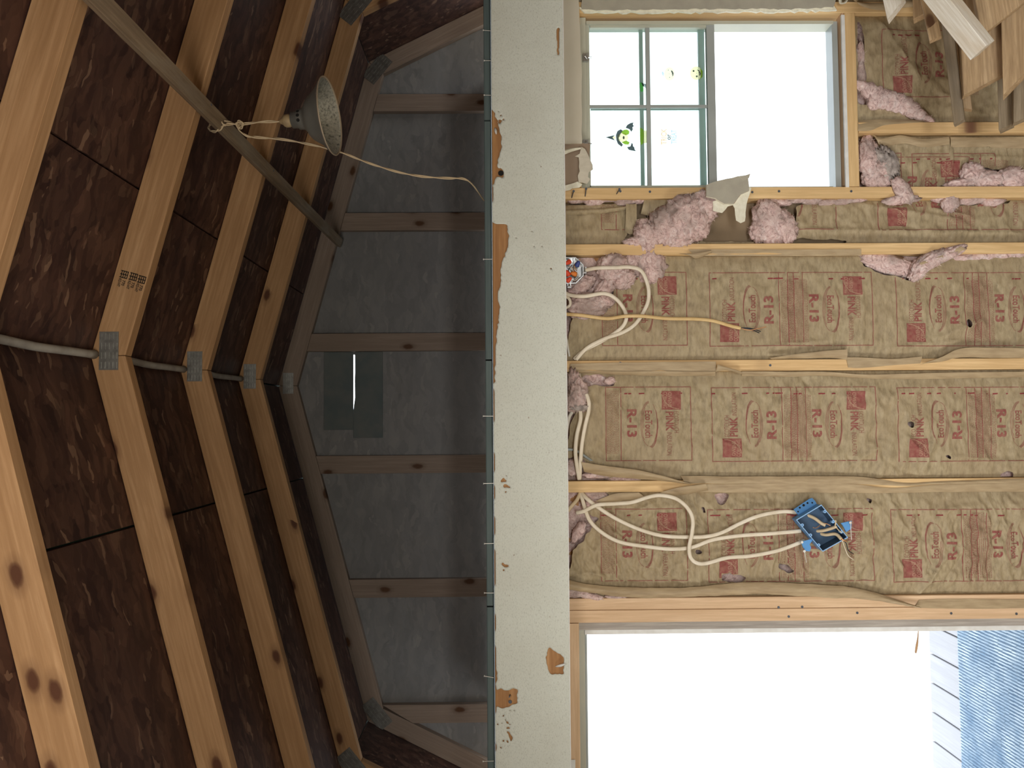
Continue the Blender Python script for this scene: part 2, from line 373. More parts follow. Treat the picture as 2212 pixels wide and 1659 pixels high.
M['fineprint'] = plain('faded_red_fine_print', (.30, .155, .105), .8)
M['printpale'] = plain('unprinted_lettering', (.40, .22, .16), .8)
M['lamp'] = plain('grey_lamp_aluminium', (.27, .27, .245), .45, .35, .5, 14, (.22, .22, .20))
M['rim'] = plain('lamp_rim_bead', (.45, .37, .28), .5, .3)
M['socket'] = plain('tan_lamp_socket', (.50, .37, .20), .55, nscale=40, col2=(.30, .22, .13))
M['floorply'] = wood('plywood_floor', (.42, .34, .24), (.36, .28, .19), (.28, .21, .14), knots=False, grainscale=.3)
M['dark_rear_ground'] = plain('bounce_dimming_ground', (.045, .06, .03), .95, nscale=3, col2=(.06, .07, .035))
M['ground'] = plain('pale_concrete', (.74, .73, .71), .9, nscale=1.2, col2=(.66, .65, .63))
M['deckboard'] = wood('pale_deck_boards', (.40, .39, .41), (.365, .36, .375), (.32, .315, .33), knots=False)
M['side'] = wood('plywood_side_wall', (.46, .35, .22), (.40, .30, .18), (.30, .22, .13), knots=False, grainscale=.3)

# kraft paper, with fine crumples
mt, t, b = NT('kraft_paper'); v = coords(t, (1, 1, 1), False)
n1 = N(t, 'ShaderNodeTexNoise', Scale=46, Detail=6, Roughness=.65); mp = t.nodes.new('ShaderNodeMapping'); mp.inputs['Scale'].default_value = (.55, 1, 1.5)
t.links.new(v, mp.inputs['Vector']); t.links.new(mp.outputs[0], n1.inputs['Vector'])
n2 = N(t, 'ShaderNodeTexNoise', Scale=5, Detail=4); t.links.new(v, n2.inputs['Vector'])
col = ramp(t, n1.outputs['Fac'], [(.3, (.25, .195, .115)), (.52, (.385, .305, .185)), (.75, (.46, .375, .235))]).outputs[0]
col = mixc(t, ramp(t, n2.outputs['Fac'], [(.4, (0, 0, 0)), (.75, (.5, .5, .5))]).outputs[0], col, (.33, .24, .14))
t.links.new(col, b.inputs['Base Color']); b.inputs['Roughness'].default_value = .55; b.inputs['Specular IOR Level'].default_value = .3
vo = N(t, 'ShaderNodeTexVoronoi', Scale=19); vo.feature = 'SMOOTH_F1'; t.links.new(v, vo.inputs['Vector'])
ad = t.nodes.new('ShaderNodeMath'); ad.operation = 'MULTIPLY_ADD'; ad.inputs[1].default_value = .45; t.links.new(n1.outputs['Fac'], ad.inputs[0]); t.links.new(vo.outputs['Distance'], ad.inputs[2])
bump(t, b, ad.outputs[0], .6, .012); M['kraft'] = mt
mt, t, b = NT('kraft_paper_flange'); v = coords(t, (1, 1, 1), False)
n1 = N(t, 'ShaderNodeTexNoise', Scale=40, Detail=5); mp = t.nodes.new('ShaderNodeMapping'); mp.inputs['Scale'].default_value = (2, 1, .35); t.links.new(v, mp.inputs['Vector']); t.links.new(mp.outputs[0], n1.inputs['Vector'])
t.links.new(ramp(t, n1.outputs['Fac'], [(.3, (.33, .24, .14)), (.7, (.47, .36, .22))]).outputs[0], b.inputs['Base Color']); b.inputs['Roughness'].default_value = .5
bump(t, b, n1.outputs['Fac'], .3, .006); M['flange'] = mt
mt, t, b = NT('pink_fibreglass'); v = coords(t, (1, 1, 1))
n1 = N(t, 'ShaderNodeTexNoise', Scale=38, Detail=9, Roughness=.75, Distortion=2.2); t.links.new(v, n1.inputs['Vector'])
n2 = N(t, 'ShaderNodeTexNoise', Scale=11, Detail=4); t.links.new(v, n2.inputs['Vector'])
col = ramp(t, n1.outputs['Fac'], [(.34, (.30, .195, .18)), (.47, (.70, .49, .455)), (.66, (.92, .77, .725))]).outputs[0]
col = mixc(t, ramp(t, n2.outputs['Fac'], [(.46, (0, 0, 0)), (.68, (.75, .75, .75))]).outputs[0], col, (.36, .285, .25))
t.links.new(col, b.inputs['Base Color']); b.inputs['Roughness'].default_value = .95; b.inputs['Specular IOR Level'].default_value = .05
b.inputs['Subsurface Weight'].default_value = .2; b.inputs['Subsurface Radius'].default_value = (.012, .007, .006); b.inputs['Subsurface Scale'].default_value = 1.0
bump(t, b, n1.outputs['Fac'], .55, .012); M['pink'] = mt
M['pinkfibre'] = plain('pink_fibre_strand', (.86, .68, .63), .8)
M['dustfibre'] = plain('dusty_fibre', (.50, .43, .39), .95, nscale=45, col2=(.20, .17, .155), bst=.8, ndet=8)

# painted beam skin: stippled off-white paint
mt, t, b = NT('stippled_white_paint'); v = coords(t, (1, 1, 1), False)
n1 = N(t, 'ShaderNodeTexNoise', Scale=270, Detail=5, Roughness=.65); mp = t.nodes.new('ShaderNodeMapping'); mp.inputs['Scale'].default_value = (.6, 1, 1); t.links.new(v, mp.inputs['Vector']); t.links.new(mp.outputs[0], n1.inputs['Vector'])
n2 = N(t, 'ShaderNodeTexNoise', Scale=4, Detail=4); t.links.new(v, n2.inputs['Vector'])
col = ramp(t, n1.outputs['Fac'], [(.3, (.50, .51, .45)), (.46, (.67, .69, .62)), (.75, (.71, .73, .66))]).outputs[0]
col = mixc(t, ramp(t, n2.outputs['Fac'], [(.45, (0, 0, 0)), (.8, (.35, .35, .35))]).outputs[0], col, (.54, .52, .44))
n3 = N(t, 'ShaderNodeTexNoise', Scale=60, Detail=5); t.links.new(v, n3.inputs['Vector'])
col = mixc(t, ramp(t, n3.outputs['Fac'], [(.70, (0, 0, 0)), (.76, (.8, .8, .8))]).outputs[0], col, (.30, .22, .16))
t.links.new(col, b.inputs['Base Color']); b.inputs['Roughness'].default_value = .6; bump(t, b, n1.outputs['Fac'], .35, .004); M['beampaint'] = mt
# inside of the lamp reflector: blotched bright metal
mt, t, b = NT('pitted_reflector'); v = coords(t, (1, 1, 1)); n1 = N(t, 'ShaderNodeTexNoise', Scale=120, Detail=6, Roughness=.7); t.links.new(v, n1.inputs['Vector'])
t.links.new(ramp(t, n1.outputs['Fac'], [(.34, (.12, .13, .12)), (.46, (.42, .43, .39)), (.72, (.68, .69, .63))]).outputs[0], b.inputs['Base Color'])
b.inputs['Metallic'].default_value = .7; b.inputs['Roughness'].default_value = .4; bump(t, b, n1.outputs['Fac'], .6, .004); M['reflector'] = mt
# window glass
mt = bpy.data.materials.new('window_glass'); mt.use_nodes = True; t = mt.node_tree; t.nodes.clear()
o_ = t.nodes.new('ShaderNodeOutputMaterial'); tr = t.nodes.new('ShaderNodeBsdfTransparent'); tr.inputs[0].default_value = (.93, .97, .96, 1); gl = t.nodes.new('ShaderNodeBsdfGlossy'); gl.inputs['Roughness'].default_value = .03
mx = t.nodes.new('ShaderNodeMixShader'); mx.inputs[0].default_value = .06; t.links.new(tr.outputs[0], mx.inputs[1]); t.links.new(gl.outputs[0], mx.inputs[2]); t.links.new(mx.outputs[0], o_.inputs[0]); M['glass'] = mt
def stick(name, col, alpha):
    mt = bpy.data.materials.new(name); mt.use_nodes = True; t = mt.node_tree; t.nodes.clear()
    o_ = t.nodes.new('ShaderNodeOutputMaterial'); tr = t.nodes.new('ShaderNodeBsdfTransparent'); tr.inputs[0].default_value = (*col, 1); df = t.nodes.new('ShaderNodeBsdfTranslucent'); df.inputs[0].default_value = (*col, 1)
    mx = t.nodes.new('ShaderNodeMixShader'); mx.inputs[0].default_value = alpha; t.links.new(tr.outputs[0], mx.inputs[1]); t.links.new(df.outputs[0], mx.inputs[2]); t.links.new(mx.outputs[0], o_.inputs[0]); return mt
M['gelcream'] = stick('cream_gel', (.97, .84, .52), .7); M['gelskin'] = stick('pale_gel', (.95, .82, .62), .7); M['gelgreen'] = stick('green_gel', (.30, .46, .05), .85)
M['gelgrey'] = stick('charcoal_gel', (.09, .10, .10), .8); M['gelorange'] = stick('orange_gel', (.95, .62, .40), .75); M['gelblue'] = stick('blue_gel', (.62, .68, .86), .75); M['gelbright'] = stick('bright_green_gel', (.16, .55, .12), .85)
# ribbed mat
M['mat'] = plain('blue_grey_ribbed_carpet', (.06, .11, .18), .7, nscale=18, col2=(.12, .18, .25), bst=.3)
# ------------------------------------------------------------------ setting: ground, floor, walls, roof
def struct(name, base): return thing(name, base, kind='structure')
XL, XR, XC = -72.6, 87.4, 7.4
def roof_in(dx): dx = abs(dx); return 40.3 - .271 * dx if dx < 62.4 else 23.4 - 2 * (dx - 62.4)
def roof_top(dx): dx = abs(dx); return 43.95 - .271 * dx if dx < 64.8 else 26.39 - 2 * (dx - 64.8)

tag(box('ground', (-1600, -20, -92), (1600, 1900, -90), M['ground']), kind='structure')
tag(box('dark_rear_ground', (-1600, -1500, -92), (1600, -20.1, -90), M['dark_rear_ground']), kind='structure')  # unseen ground behind, made dark to cut light bouncing up to the roof
fl = struct('floor', (XC, 20, -84))
for i in range(4):
    x0 = XL + 40 * i
    box('floor_panel', (x0 + .06, -75, -82.8), (x0 + 39.94, 20.9, -82), M['floorply'], fl)
    box('floor_panel', (x0 + .06, 21.1, -82.8), (x0 + 39.94, 112.4, -82), M['floorply'], fl)
box('floor_joists', (XL, -75, -90), (XR, 112.4, -82.85), M['weather'], fl)

# ceiling: strand-board panels with green felt showing in the gaps
ce = struct('ceiling', (XC, 40, 0))
Yb = [-76, 15, 111, 161]
for sd in (1, -1):
    cuts = [0.15, 18.05 if sd > 0 else 18.1, 64.8]
    for r in range(2):
        for k in range(3):
            d0, d1 = cuts[r] + (.13 if r else 0), cuts[r + 1] - .13
            z = lambda d: 44.0 - .271 * d
            X0, X1 = XC + sd * d0, XC + sd * d1
            y0, y1 = Yb[k] + .06, Yb[k + 1] - .06
            v = [(X0, y0, z(d0)), (X1, y0, z(d1)), (X1, y1, z(d1)), (X0, y1, z(d0))]
            v += [(a, b_, c + .5) for a, b_, c in v]
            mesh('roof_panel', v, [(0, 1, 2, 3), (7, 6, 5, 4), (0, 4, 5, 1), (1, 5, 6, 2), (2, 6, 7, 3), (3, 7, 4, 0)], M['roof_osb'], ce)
    for k in range(3):
        y0, y1 = Yb[k] + .06, Yb[k + 1] - .06
        X0, X1 = XC + sd * 64.85, XC + sd * 84; Z0, Z1 = 26.4, 26.4 - 2 * (84 - 64.85)
        v = [(X0, y0, Z0), (X1, y0, Z1), (X1, y1, Z1), (X0, y1, Z0)]; v += [(a + sd * .45, b_, c + .22) for a, b_, c in v]
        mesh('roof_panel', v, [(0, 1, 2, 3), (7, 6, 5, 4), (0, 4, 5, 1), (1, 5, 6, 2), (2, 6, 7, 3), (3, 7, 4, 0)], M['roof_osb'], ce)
    v = []
    for d, zz in ((0, 44.62), (64.9, 44.62 - .271 * 64.9), (85, 26.9 - 2 * 20.0)):
        v += [(XC + sd * (d + (.6 if d > 60 else 0)), -77, zz), (XC + sd * (d + (.6 if d > 60 else 0)), 162, zz)]
    v += [(a, b_, c + .12) for a, b_, c in v]
    mesh('roofing_felt', v, [(0, 2, 3, 1), (2, 4, 5, 3), (6, 7, 9, 8), (8, 9, 11, 10), (0, 1, 7, 6), (4, 10, 11, 5), (0, 6, 8, 2), (2, 8, 10, 4), (1, 3, 9, 7), (3, 5, 11, 9)], M['felt'], ce)
for y0, y1 in ((14, 61.9), (64.2, 85.9), (88.2, 109.9), (112.2, 133.9)):
    mb = MB(); mb.tube(cat([(XC + .1 * math.sin(i * 2.1), y0 + (y1 - y0) * i / 4, 43.35 + .1 * math.sin(i * 1.7)) for i in range(5)], 4), [.42] * 16 + [.5], 10)
    mb.build('ridge_strip', M['ridge'], ce, True)

rl = struct('loft_light_blocker', (XC, -40, -11))  # unseen loft deck, added to keep the door light off the roof
for i in range(4): box('deck_panel', (XL + .1 + 40 * i, -74.8, -11), (XL + 39.9 + 40 * i, -4.5, -10), M['floorply'], rl)
# side walls, near wall with the open double doors, far gable
for nm, x0, x1 in (('wall_left', XL - .5, XL), ('wall_right', XR, XR + .5)):
    wl = struct(nm, ((x0 + x1) / 2, 20, -82))
    if nm == 'wall_left':
        for lo, hi in (((-75, -82), (10, -12)), ((10, -82), (46, -50)), ((10, -14), (46, -12)), ((46, -82), (112.4, -12))):
            box('wall_panel', (x0, lo[0] + .05, lo[1]), (x1, hi[0] - .05, hi[1]), M['side'], wl)
    else:
        for k in range(4): box('wall_panel', (x0, -75 + 46.8 * k + .05, -82), (x1, -75 + 46.8 * (k + 1) - .05, -12), M['side'], wl)
wn = struct('wall_near', (XC, -75, -82))
box('wall_panel', (XL, -75.6, -82), (-44, -75, 20), M['side'], wn); box('wall_panel', (36, -75.6, -82), (XR, -75, 20), M['side'], wn)
box('wall_panel', (-44, -75.6, -8), (36, -75, 20), M['side'], wn)
mesh('wall_panel', [(XL + 15, -75.6, 20.1), (XR - 15, -75.6, 20.1), (XC + 64, -75.6, 26), (XC, -75.6, 43.5), (XC - 64, -75.6, 26), (XL + 15, -75, 20.1), (XR - 15, -75, 20.1), (XC + 64, -75, 26), (XC, -75, 43.5), (XC - 64, -75, 26)],
     [(0, 1, 2, 3, 4), (9, 8, 7, 6, 5), (0, 5, 6, 1), (1, 6, 7, 2), (2, 7, 8, 3), (3, 8, 9, 4), (4, 9, 5, 0)], M['side'], wn)

wf = struct('wall_far', (XC, 159.8, 0))
gx = [63.9, 39.9, 15.9, -8.1, -32.1, -56.1]
for i, x in enumerate(gx):
    d0, d1 = abs(x - 1.75 - XC), abs(x + 1.75 - XC)
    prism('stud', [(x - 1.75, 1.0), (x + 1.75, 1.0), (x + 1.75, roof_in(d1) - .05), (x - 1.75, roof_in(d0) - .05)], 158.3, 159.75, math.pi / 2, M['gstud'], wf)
def gpanel(poly_list):
    b = MB()
    for P in poly_list:
        n = len(P); b.add([(x, 159.85, z) for x, z in P] + [(x, 160.3, z) for x, z in P], [tuple(range(n)), tuple(range(2 * n - 1, n - 1, -1))] + [(i, (i + 1) % n, (i + 1) % n + n, i + n) for i in range(n)])
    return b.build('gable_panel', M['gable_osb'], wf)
def col(xa, xb, z0, z1=None):
    if z1 is not None: return [(xa, z0), (xb, z0), (xb, z1), (xa, z1)]
    top = [(x, roof_top(x - XC) - .1) for x in ([xb] + ([XC + 64.8] if xa < XC + 64.8 < xb else []) + ([XC] if xa < XC < xb else []) + ([XC - 64.8] if xa < XC - 64.8 < xb else []) + [xa])]
    return [(xa, z0), (xb, z0)] + top
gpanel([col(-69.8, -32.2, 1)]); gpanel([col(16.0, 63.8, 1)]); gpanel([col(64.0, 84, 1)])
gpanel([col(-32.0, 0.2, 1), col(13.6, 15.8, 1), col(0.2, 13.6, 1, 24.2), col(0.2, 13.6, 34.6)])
# closed-off vent: two siding boards with a bright crack between them
prism('vent_board', [(-1.3, 29.47), (14.1, 29.50), (14.1, 35.3), (-1.3, 35.3)], 159.55, 159.84, 0, M['siding'], wf)
prism('vent_board', [(-2.9, 23.7), (14.1, 23.7), (14.1, 29.30), (13.4, 29.16), (10, 29.14), (8.5, 29.19), (5, 29.14), (3.4, 29.36), (2.6, 29.44), (-2.9, 29.46)], 159.5, 159.84, 0, M['siding'], wf)

# roof trusses -------------------------------------------------------
def gusset(parent, cx, cz, y, wx, wz, ang):
    b = MB(); ca, sa = math.cos(ang), math.sin(ang)
    def pt(a, c, yy): return (cx + a * ca - c * sa, yy, cz + a * sa + c * ca)
    def bx(a0, a1, c0, c1, y0, y1):
        b.add([pt(a0, c0, y0), pt(a1, c0, y0), pt(a1, c0, y1), pt(a0, c0, y1), pt(a0, c1, y0), pt(a1, c1, y0), pt(a1, c1, y1), pt(a0, c1, y1)],
              [(0, 3, 2, 1), (4, 5, 6, 7), (0, 1, 5, 4), (1, 2, 6, 5), (2, 3, 7, 6), (3, 0, 4, 7)])
    bx(-wx / 2, wx / 2, -wz / 2, wz / 2, y - .06, y)
    for r in range(4):
        for k in range(5):
            a = -wx / 2 + wx * (r + .5) / 4; c = -wz / 2 + wz * (k + .5) / 5
            bx(a - wx * .085, a + wx * .085, c - .06, c + .05, y - .14, y - .06)
    b.build('gusset_plate', M['plate'], parent)
def truss(Y, label, dark=False):
    t = thing('roof_truss', (XC, Y + .75, -12), label, 'truss')
    mt = M['truss'] if not dark else M['truss4']
    y0, y1 = Y, Y + 1.5; a = math.atan(.271)
    for sd in (1, -1):
        up = [(XC + sd * .03, 40.29), (XC + sd * 62.4, 23.4), (XC + sd * 64.75, 26.36), (XC + sd * .03, 43.93)]
        prism('rafter', up, y0, y1, -a * sd, mt, t)
        e = 82.0; lo = [(XC + sd * 62.43, 23.35), (XC + sd * 79.4, -10.6), (XC + sd * 82.4, -8.8), (XC + sd * 64.78, 26.3)]
        prism('lower_rafter', lo, y0, y1, math.atan2(-2, sd), mt, t)
        gusset(t, XC + sd * 63.4, 24.6, y0, 6, 3, -sd * .68)
    gusset(t, XC + .5, 41.9 + .1, y0, 4.1, 2.05, 0)
    return t
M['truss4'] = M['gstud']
T0 = 62.3
truss(T0, 'nearest roof truss, cut by the frame edge, orange pine with knots')
t1 = truss(T0 + 24, 'first complete roof truss from the viewer, pine with black lumber stamps')
truss(T0 + 48, 'second complete roof truss, darker pine, crossed by the lamp')
truss(T0 + 72, 'third complete roof truss, dim brown pine')
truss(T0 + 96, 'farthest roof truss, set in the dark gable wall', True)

# ------------------------------------------------------------------ text
_tc = {}
def glyphs(s, bold=0.0):
    if (s, bold) in _tc: return _tc[(s, bold)]
    cu = bpy.data.curves.new('t', 'FONT'); cu.body = s; cu.size = 1; cu.offset = bold; cu.resolution_u = 3
    o = bpy.data.objects.new('t', cu); C.objects.link(o); dg = bpy.context.evaluated_depsgraph_get(); dg.update()
    me = o.evaluated_get(dg).to_mesh(); v = np.array([q.co[:] for q in me.vertices]); f = [tuple(p.vertices) for p in me.polygons]
    o.evaluated_get(dg).to_mesh_clear(); bpy.data.objects.remove(o); bpy.data.curves.remove(cu)
    lo, hi = v[:, :2].min(0), v[:, :2].max(0); _tc[(s, bold)] = ((v[:, :2] - lo) / (hi - lo), f); return _tc[(s, bold)]

# lumber stamps on the first complete truss (on the right rafter face)
b = MB(); a_ = math.atan(.271)
dirx = np.array([-math.cos(a_), 0, math.sin(a_)])      # along the rafter, towards the ridge (reads downward in the photograph)
upv = np.array([-math.sin(a_), 0, -math.cos(a_)])
def stamp_text(s, o, wd, ht, bold=.02):
    g, f = glyphs(s, bold); b.add([o + dirx * (p[0] * wd) + upv * (p[1] * ht) * -1 * -1 for p in g], f)
for px, py in ((262, 583), (282, 588), (300, 594)):
    o = at(px, py, T0 + 23.95)
    # little outlined agency mark
    for k in range(4):
        q0 = o + upv * (.1 + .22 * k) ; b.add([q0, q0 + dirx * .8, q0 + dirx * .8 + upv * .09, q0 + upv * .09], [(0, 1, 2, 3)])
    for k in (0, .36, .72): b.add([o + dirx * k, o + dirx * (k + .09), o + dirx * (k + .09) + upv * .85, o + dirx * k + upv * .85], [(0, 1, 2, 3)])
    stamp_text('770', o + dirx * 1.0 + upv * .42, .6, .34)
    stamp_text('KD-HT', o + dirx * .92 + upv * .03, .9, .29)
b.build('lumber_stamp', M['ink'], t1)
# lamp brace: a long lath nailed under the trusses
br = thing('brace_lath', (34.9, 62, 31.5), 'long grey wooden lath nailed along beneath the trusses, holding the lamp cord', 'brace')
board('lath', (34.0, 60.6, 32.2), (35.6, 158, 31.9), (1, 0, -.27), 1.7, .8, M['brace'], br, seg=6, warp=.15)
for Y in (63.05, 87.05, 111.05, 135.05):
    mb = MB(); mb.lathe([(0, .0), (0, .16), (.06, .16), (.06, 0)], (34.7 + (Y - 60) / 98 * 1.0, Y, 31.7), (.2, 0, -1), 8); mb.build('nail_head', M['darknail'], br)

# ------------------------------------------------------------------ partition wall with window and door
Yw = 108.5
wb = struct('wall_back', (XC, 110, -82))
Z0, Z1 = -80.4, -7.2
def wbox(lo, hi): return box('sheathing_panel', lo, hi, M['side'], wb)
# window opening X 32..56.2, Z -12..-47.6 ; door opening X -64..-28, Z -82..-10.5
wbox((57.3, 112.05, -82), (XR, 112.5, -4)); wbox((-26.9, 112.05, -82), (31.95, 112.5, -4)); wbox((32, 112.05, -82), (57.25, 112.5, -47.9))
wbox((32, 112.05, -11.3), (57.25, 112.5, -4)); wbox((-64.5, 112.05, -9.2), (-26.95, 112.5, -4)); wbox((XL, 112.05, -82), (-64.6, 112.5, -4))
for x0, x1, mt in ((30.35, 31.9, 'stud'), (22.6, 24.12, 'stud'), (6.68, 8.22, 'studk'), (-9.5, -8.0, 'stud'), (-25.1, -23.58, 'studpink'), (-26.78, -25.16, 'studpink')):
    stud('stud', x0, x1, Yw, 112, Z0, Z1, M[mt], wb)
stud('stud', 56.35, 57.9, Yw, 112, Z0, Z1, M['stud'], wb)
stud('stud', 72.2, 73.7, Yw, 112, Z0, Z1, M['stud'], wb); stud('stud', -66.2, -64.7, Yw, 112, Z0, Z1, M['stud'], wb)
stud('cripple_stud', 39.4, 40.9, Yw, 112, Z0, -49.25, M['studk'], wb)
board('sill_plate', (31.95, 110.25, -48.45), (56.3, 110.25, -48.45), (0, 1, 0), 3.5, 1.5, M['stud'], wb)
board('bottom_plate', (-27, 110.25, -81.2), (XR, 110.25, -81.2), (0, 1, 0), 3.5, 1.5, M['stud'], wb)
board('top_plate', (XL, 110.25, -6.4), (XR, 110.25, -6.4), (0, 1, 0), 3.5, 1.5, M['stud'], wb)
board('window_header', (32, 110.25, -9.4), (56.3, 110.25, -9.4), (0, 1, 0), 3.5, 3.2, M['stud'], wb)
board('door_header', (-64.6, 110.0, -9.0), (-26.85, 110.0, -9.0), (0, 1, 0), 3, 2.0, M['studpink'], wb)
def trimbox(name, px0, px1, py0, py1, Y0, Y1, mt, parent, vertical):
    pym = min((py0 + py1) / 2, 1500); pxm = min((px0 + px1) / 2, 1700)
    a = at(px0, pym, Y0); c = at(px1, pym, Y0); e = at(pxm, py0, Y0); g = at(pxm, py1, Y0)
    x0, x1 = sorted((e[0], g[0])); z0, z1 = sorted((a[2], c[2]))
    if vertical: return board(name, ((x0 + x1) / 2, (Y0 + Y1) / 2, z0), ((x0 + x1) / 2, (Y0 + Y1) / 2, z1), (0, 1, 0), Y1 - Y0, x1 - x0, mt, parent, ch=.04)
    return board(name, (x0, (Y0 + Y1) / 2, (z0 + z1) / 2), (x1, (Y0 + Y1) / 2, (z0 + z1) / 2), (0, 1, 0), Y1 - Y0, z1 - z0, mt, parent, ch=.04)
d1 = struct('door_1', (-46, 112, -82))
trimbox('jamb_board', 1246, 2340, 1340, 1357, 112.6, 113.2, M['weather'], d1, True)
trimbox('casing', 1262, 2340, 1350, 1366.5, 113.3, 114.1, M['whitepaint'], d1, True)
trimbox('head_casing', 1250, 1265, 1352, 1955, 113.3, 114.1, M['vinyl'], d1, False)
trimbox('head_strip', 1265.5, 1269.5, 1360, 1955, 113.5, 113.9, M['vinylgrey'], d1, False)
trimbox('head_gap_shade', 1243, 1251, 1362, 1955, 112.7, 113.2, M['darknail'], d1, False)  # dark strip standing in for the shaded gap above the head casing
q0 = at(1232, 1641, 108.35); q1 = at(1243, 1675, 108.35)
b = MB(); b.box((q1[0], 108.30, q1[2]), (q0[0], 108.34, q0[2])); lb = b.build('paper_tag', M['whitepaint'], d1)
b = MB(); sp = at(1984, 1362, 113.6)
b.tube(cat([sp, at(1982, 1385, 112.8), at(1980, 1398, 112.6), at(1978, 1411, 112.5)], 5), [.06, .07, .08, .09, .1, .13, .15, .16, .17, .17, .17, .17, .16, .15, .14, .1], 5)
tag(b.build('wood_splinter', M['truss'], None), 'brown wood splinter sticking out from the door jamb into the doorway', 'splinter')

# window -------------------------------------------------------------
w1 = struct('window_1', (44, 111, -48))
def wbar(name, px0, px1, py0, py1, Y0, Y1, mt, parent):
    pym = (py0 + py1) / 2; pxm = (px0 + px1) / 2
    a = at(px0, pym, Y0); c = at(px1, pym, Y0); e = at(pxm, py0, Y0); g = at(pxm, py1, Y0); x0, x1 = sorted((e[0], g[0])); z0, z1 = sorted((a[2], c[2]))
    return box(name, (x0, Y0, z0), (x1, Y1, z1), M[mt], parent)
wbar('head_frame', 1250, 1267, 38, 410, 109.6, 112, 'vinyl', w1); wbar('sill_frame', 1801, 1813, 46, 410, 109.8, 112, 'vinylgrey', w1)
wbar('side_frame', 1266, 1800, 45, 52, 109.64, 112, 'vinyl', w1); wbar('side_frame', 1266, 1800, 403.5, 410, 109.64, 112, 'vinyl', w1)
wbar('sill_stool', 1812.5, 1823, 32, 404, 109.2, 111.9, 'stud', w1) if False else None
board('sill_stool', (at(1600, 405, 110)[0], 109.6, -47.55), (at(1600, 36, 110)[0], 109.6, -47.55), (0, 1, 0), 1.9, .3, M['studpink'], w1)
wbar('sill_edge', 1822.5, 1829.5, 32, 404, 108.4, 108.75, 'whitepaint', w1)
us = bpy.data.objects.new('upper_sash', None); C.objects.link(us); us.parent = w1; ORG[us] = ORG[w1].copy()
Ys = 110.0
wbar('rail', 1262, 1274.5, 52, 404, Ys, Ys + .6, 'vinyl', us); wbar('meeting_rail', 1529, 1546, 50, 404, Ys - .1, Ys + .7, 'vinylgrey', us)
wbar('stile', 1274.5, 1529, 52, 59.5, Ys, Ys + .6, 'vinyl', us); wbar('stile', 1274.5, 1529, 400.5, 404, Ys, Ys + .6, 'vinyl', us)
wbar('muntin', 1396.5, 1405.5, 59, 401, Ys + .1, Ys + .45, 'vinylgrey', us); wbar('muntin', 1274, 1529, 226.5, 233, Ys + .13, Ys + .42, 'vinylgrey', us)
wbar('glass_pane', 1273, 1530, 58, 402, Ys + .5, Ys + .52, 'glass', us)
ls = bpy.data.objects.new('lower_sash', None); C.objects.link(ls); ls.parent = w1; ORG[ls] = ORG[w1].copy()
Yl = 111.2
wbar('muntin', 1382.5, 1390.5, 62, 401, Yl + .1, Yl + .4, 'vinylteal', ls); wbar('muntin', 1276, 1511, 234.5, 237.5, Yl + .13, Yl + .37, 'vinylteal', ls)
wbar('bottom_rail', 1511, 1524, 60, 401, Yl, Yl + .5, 'vinylteal', ls); wbar('rail', 1262, 1270, 54, 402, Yl, Yl + .5, 'vinylteal', ls)
wbar('stile', 1270, 1511, 53, 57.5, Yl, Yl + .5, 'vinylteal', ls); wbar('stile', 1270, 1511, 401.5, 404, Yl, Yl + .5, 'vinylteal', ls)
wbar('glass_pane', 1270, 1512, 57, 402, Yl + .22, Yl + .24, 'glass', ls)
wbar('track', 1545, 1800, 52.5, 56.5, 110.6, 111.6, 'vinylteal', w1)
for yy in (126, 312):
    b = MB(); o = at(1264, yy, 109.55)
    b.box((o[0] - .55, 109.2, o[2] - .4), (o[0] + .55, 109.58, o[2] + .35)); b.tube([o + [.3, -.4, -.1], o + [0, -.55, .1], o + [-.3, -.4, -.2]], .14, 8)
    b.tube([o + [0, -.2, -.1], o + [.0, -.25, -.9]], .13, 8); b.build('latch', M['steel'], w1)
# window stickers ----------------------------------------------------
def sticker(label, polys, Y):
    b = MB(); mats = []
    for i, (pts, mt) in enumerate(polys):
        if mt not in mats: mats.append(mt)
        v = [at(p[0], p[1], Y - .012 * i) for p in pts]; b.add(v, [tuple(range(len(v)))], mats.index(mt))
    o = b.build('window_sticker', [M[q] for q in mats]); bm = bmesh.new(); bm.from_mesh(o.data); bmesh.ops.triangulate(bm, faces=bm.faces); bm.to_mesh(o.data); bm.free()
    return tag(o, label, 'sticker', 'gel stickers on the window')
def ell(cx, cy, rx, ry, n=20, a0=0, a1=2 * math.pi): return [(cx + rx * math.cos(a0 + (a1 - a0) * i / n), cy + ry * math.sin(a0 + (a1 - a0) * i / n)) for i in range(n)]
def zf(x, y): return (1250 + x * 310 / 1773, 40 + y * 290 / 1659)
def zl(L): return [zf(*p) for p in L]
Yg = 110.46
wing = [(580, 1350), (600, 1315), (640, 1292), (682, 1283), (668, 1305), (682, 1330), (664, 1345), (670, 1370), (650, 1400), (632, 1372), (612, 1362)]
wing2 = [(597, 1590), (640, 1580), (655, 1535), (668, 1550), (672, 1578), (690, 1595), (690, 1615), (708, 1640), (660, 1632), (618, 1622)]
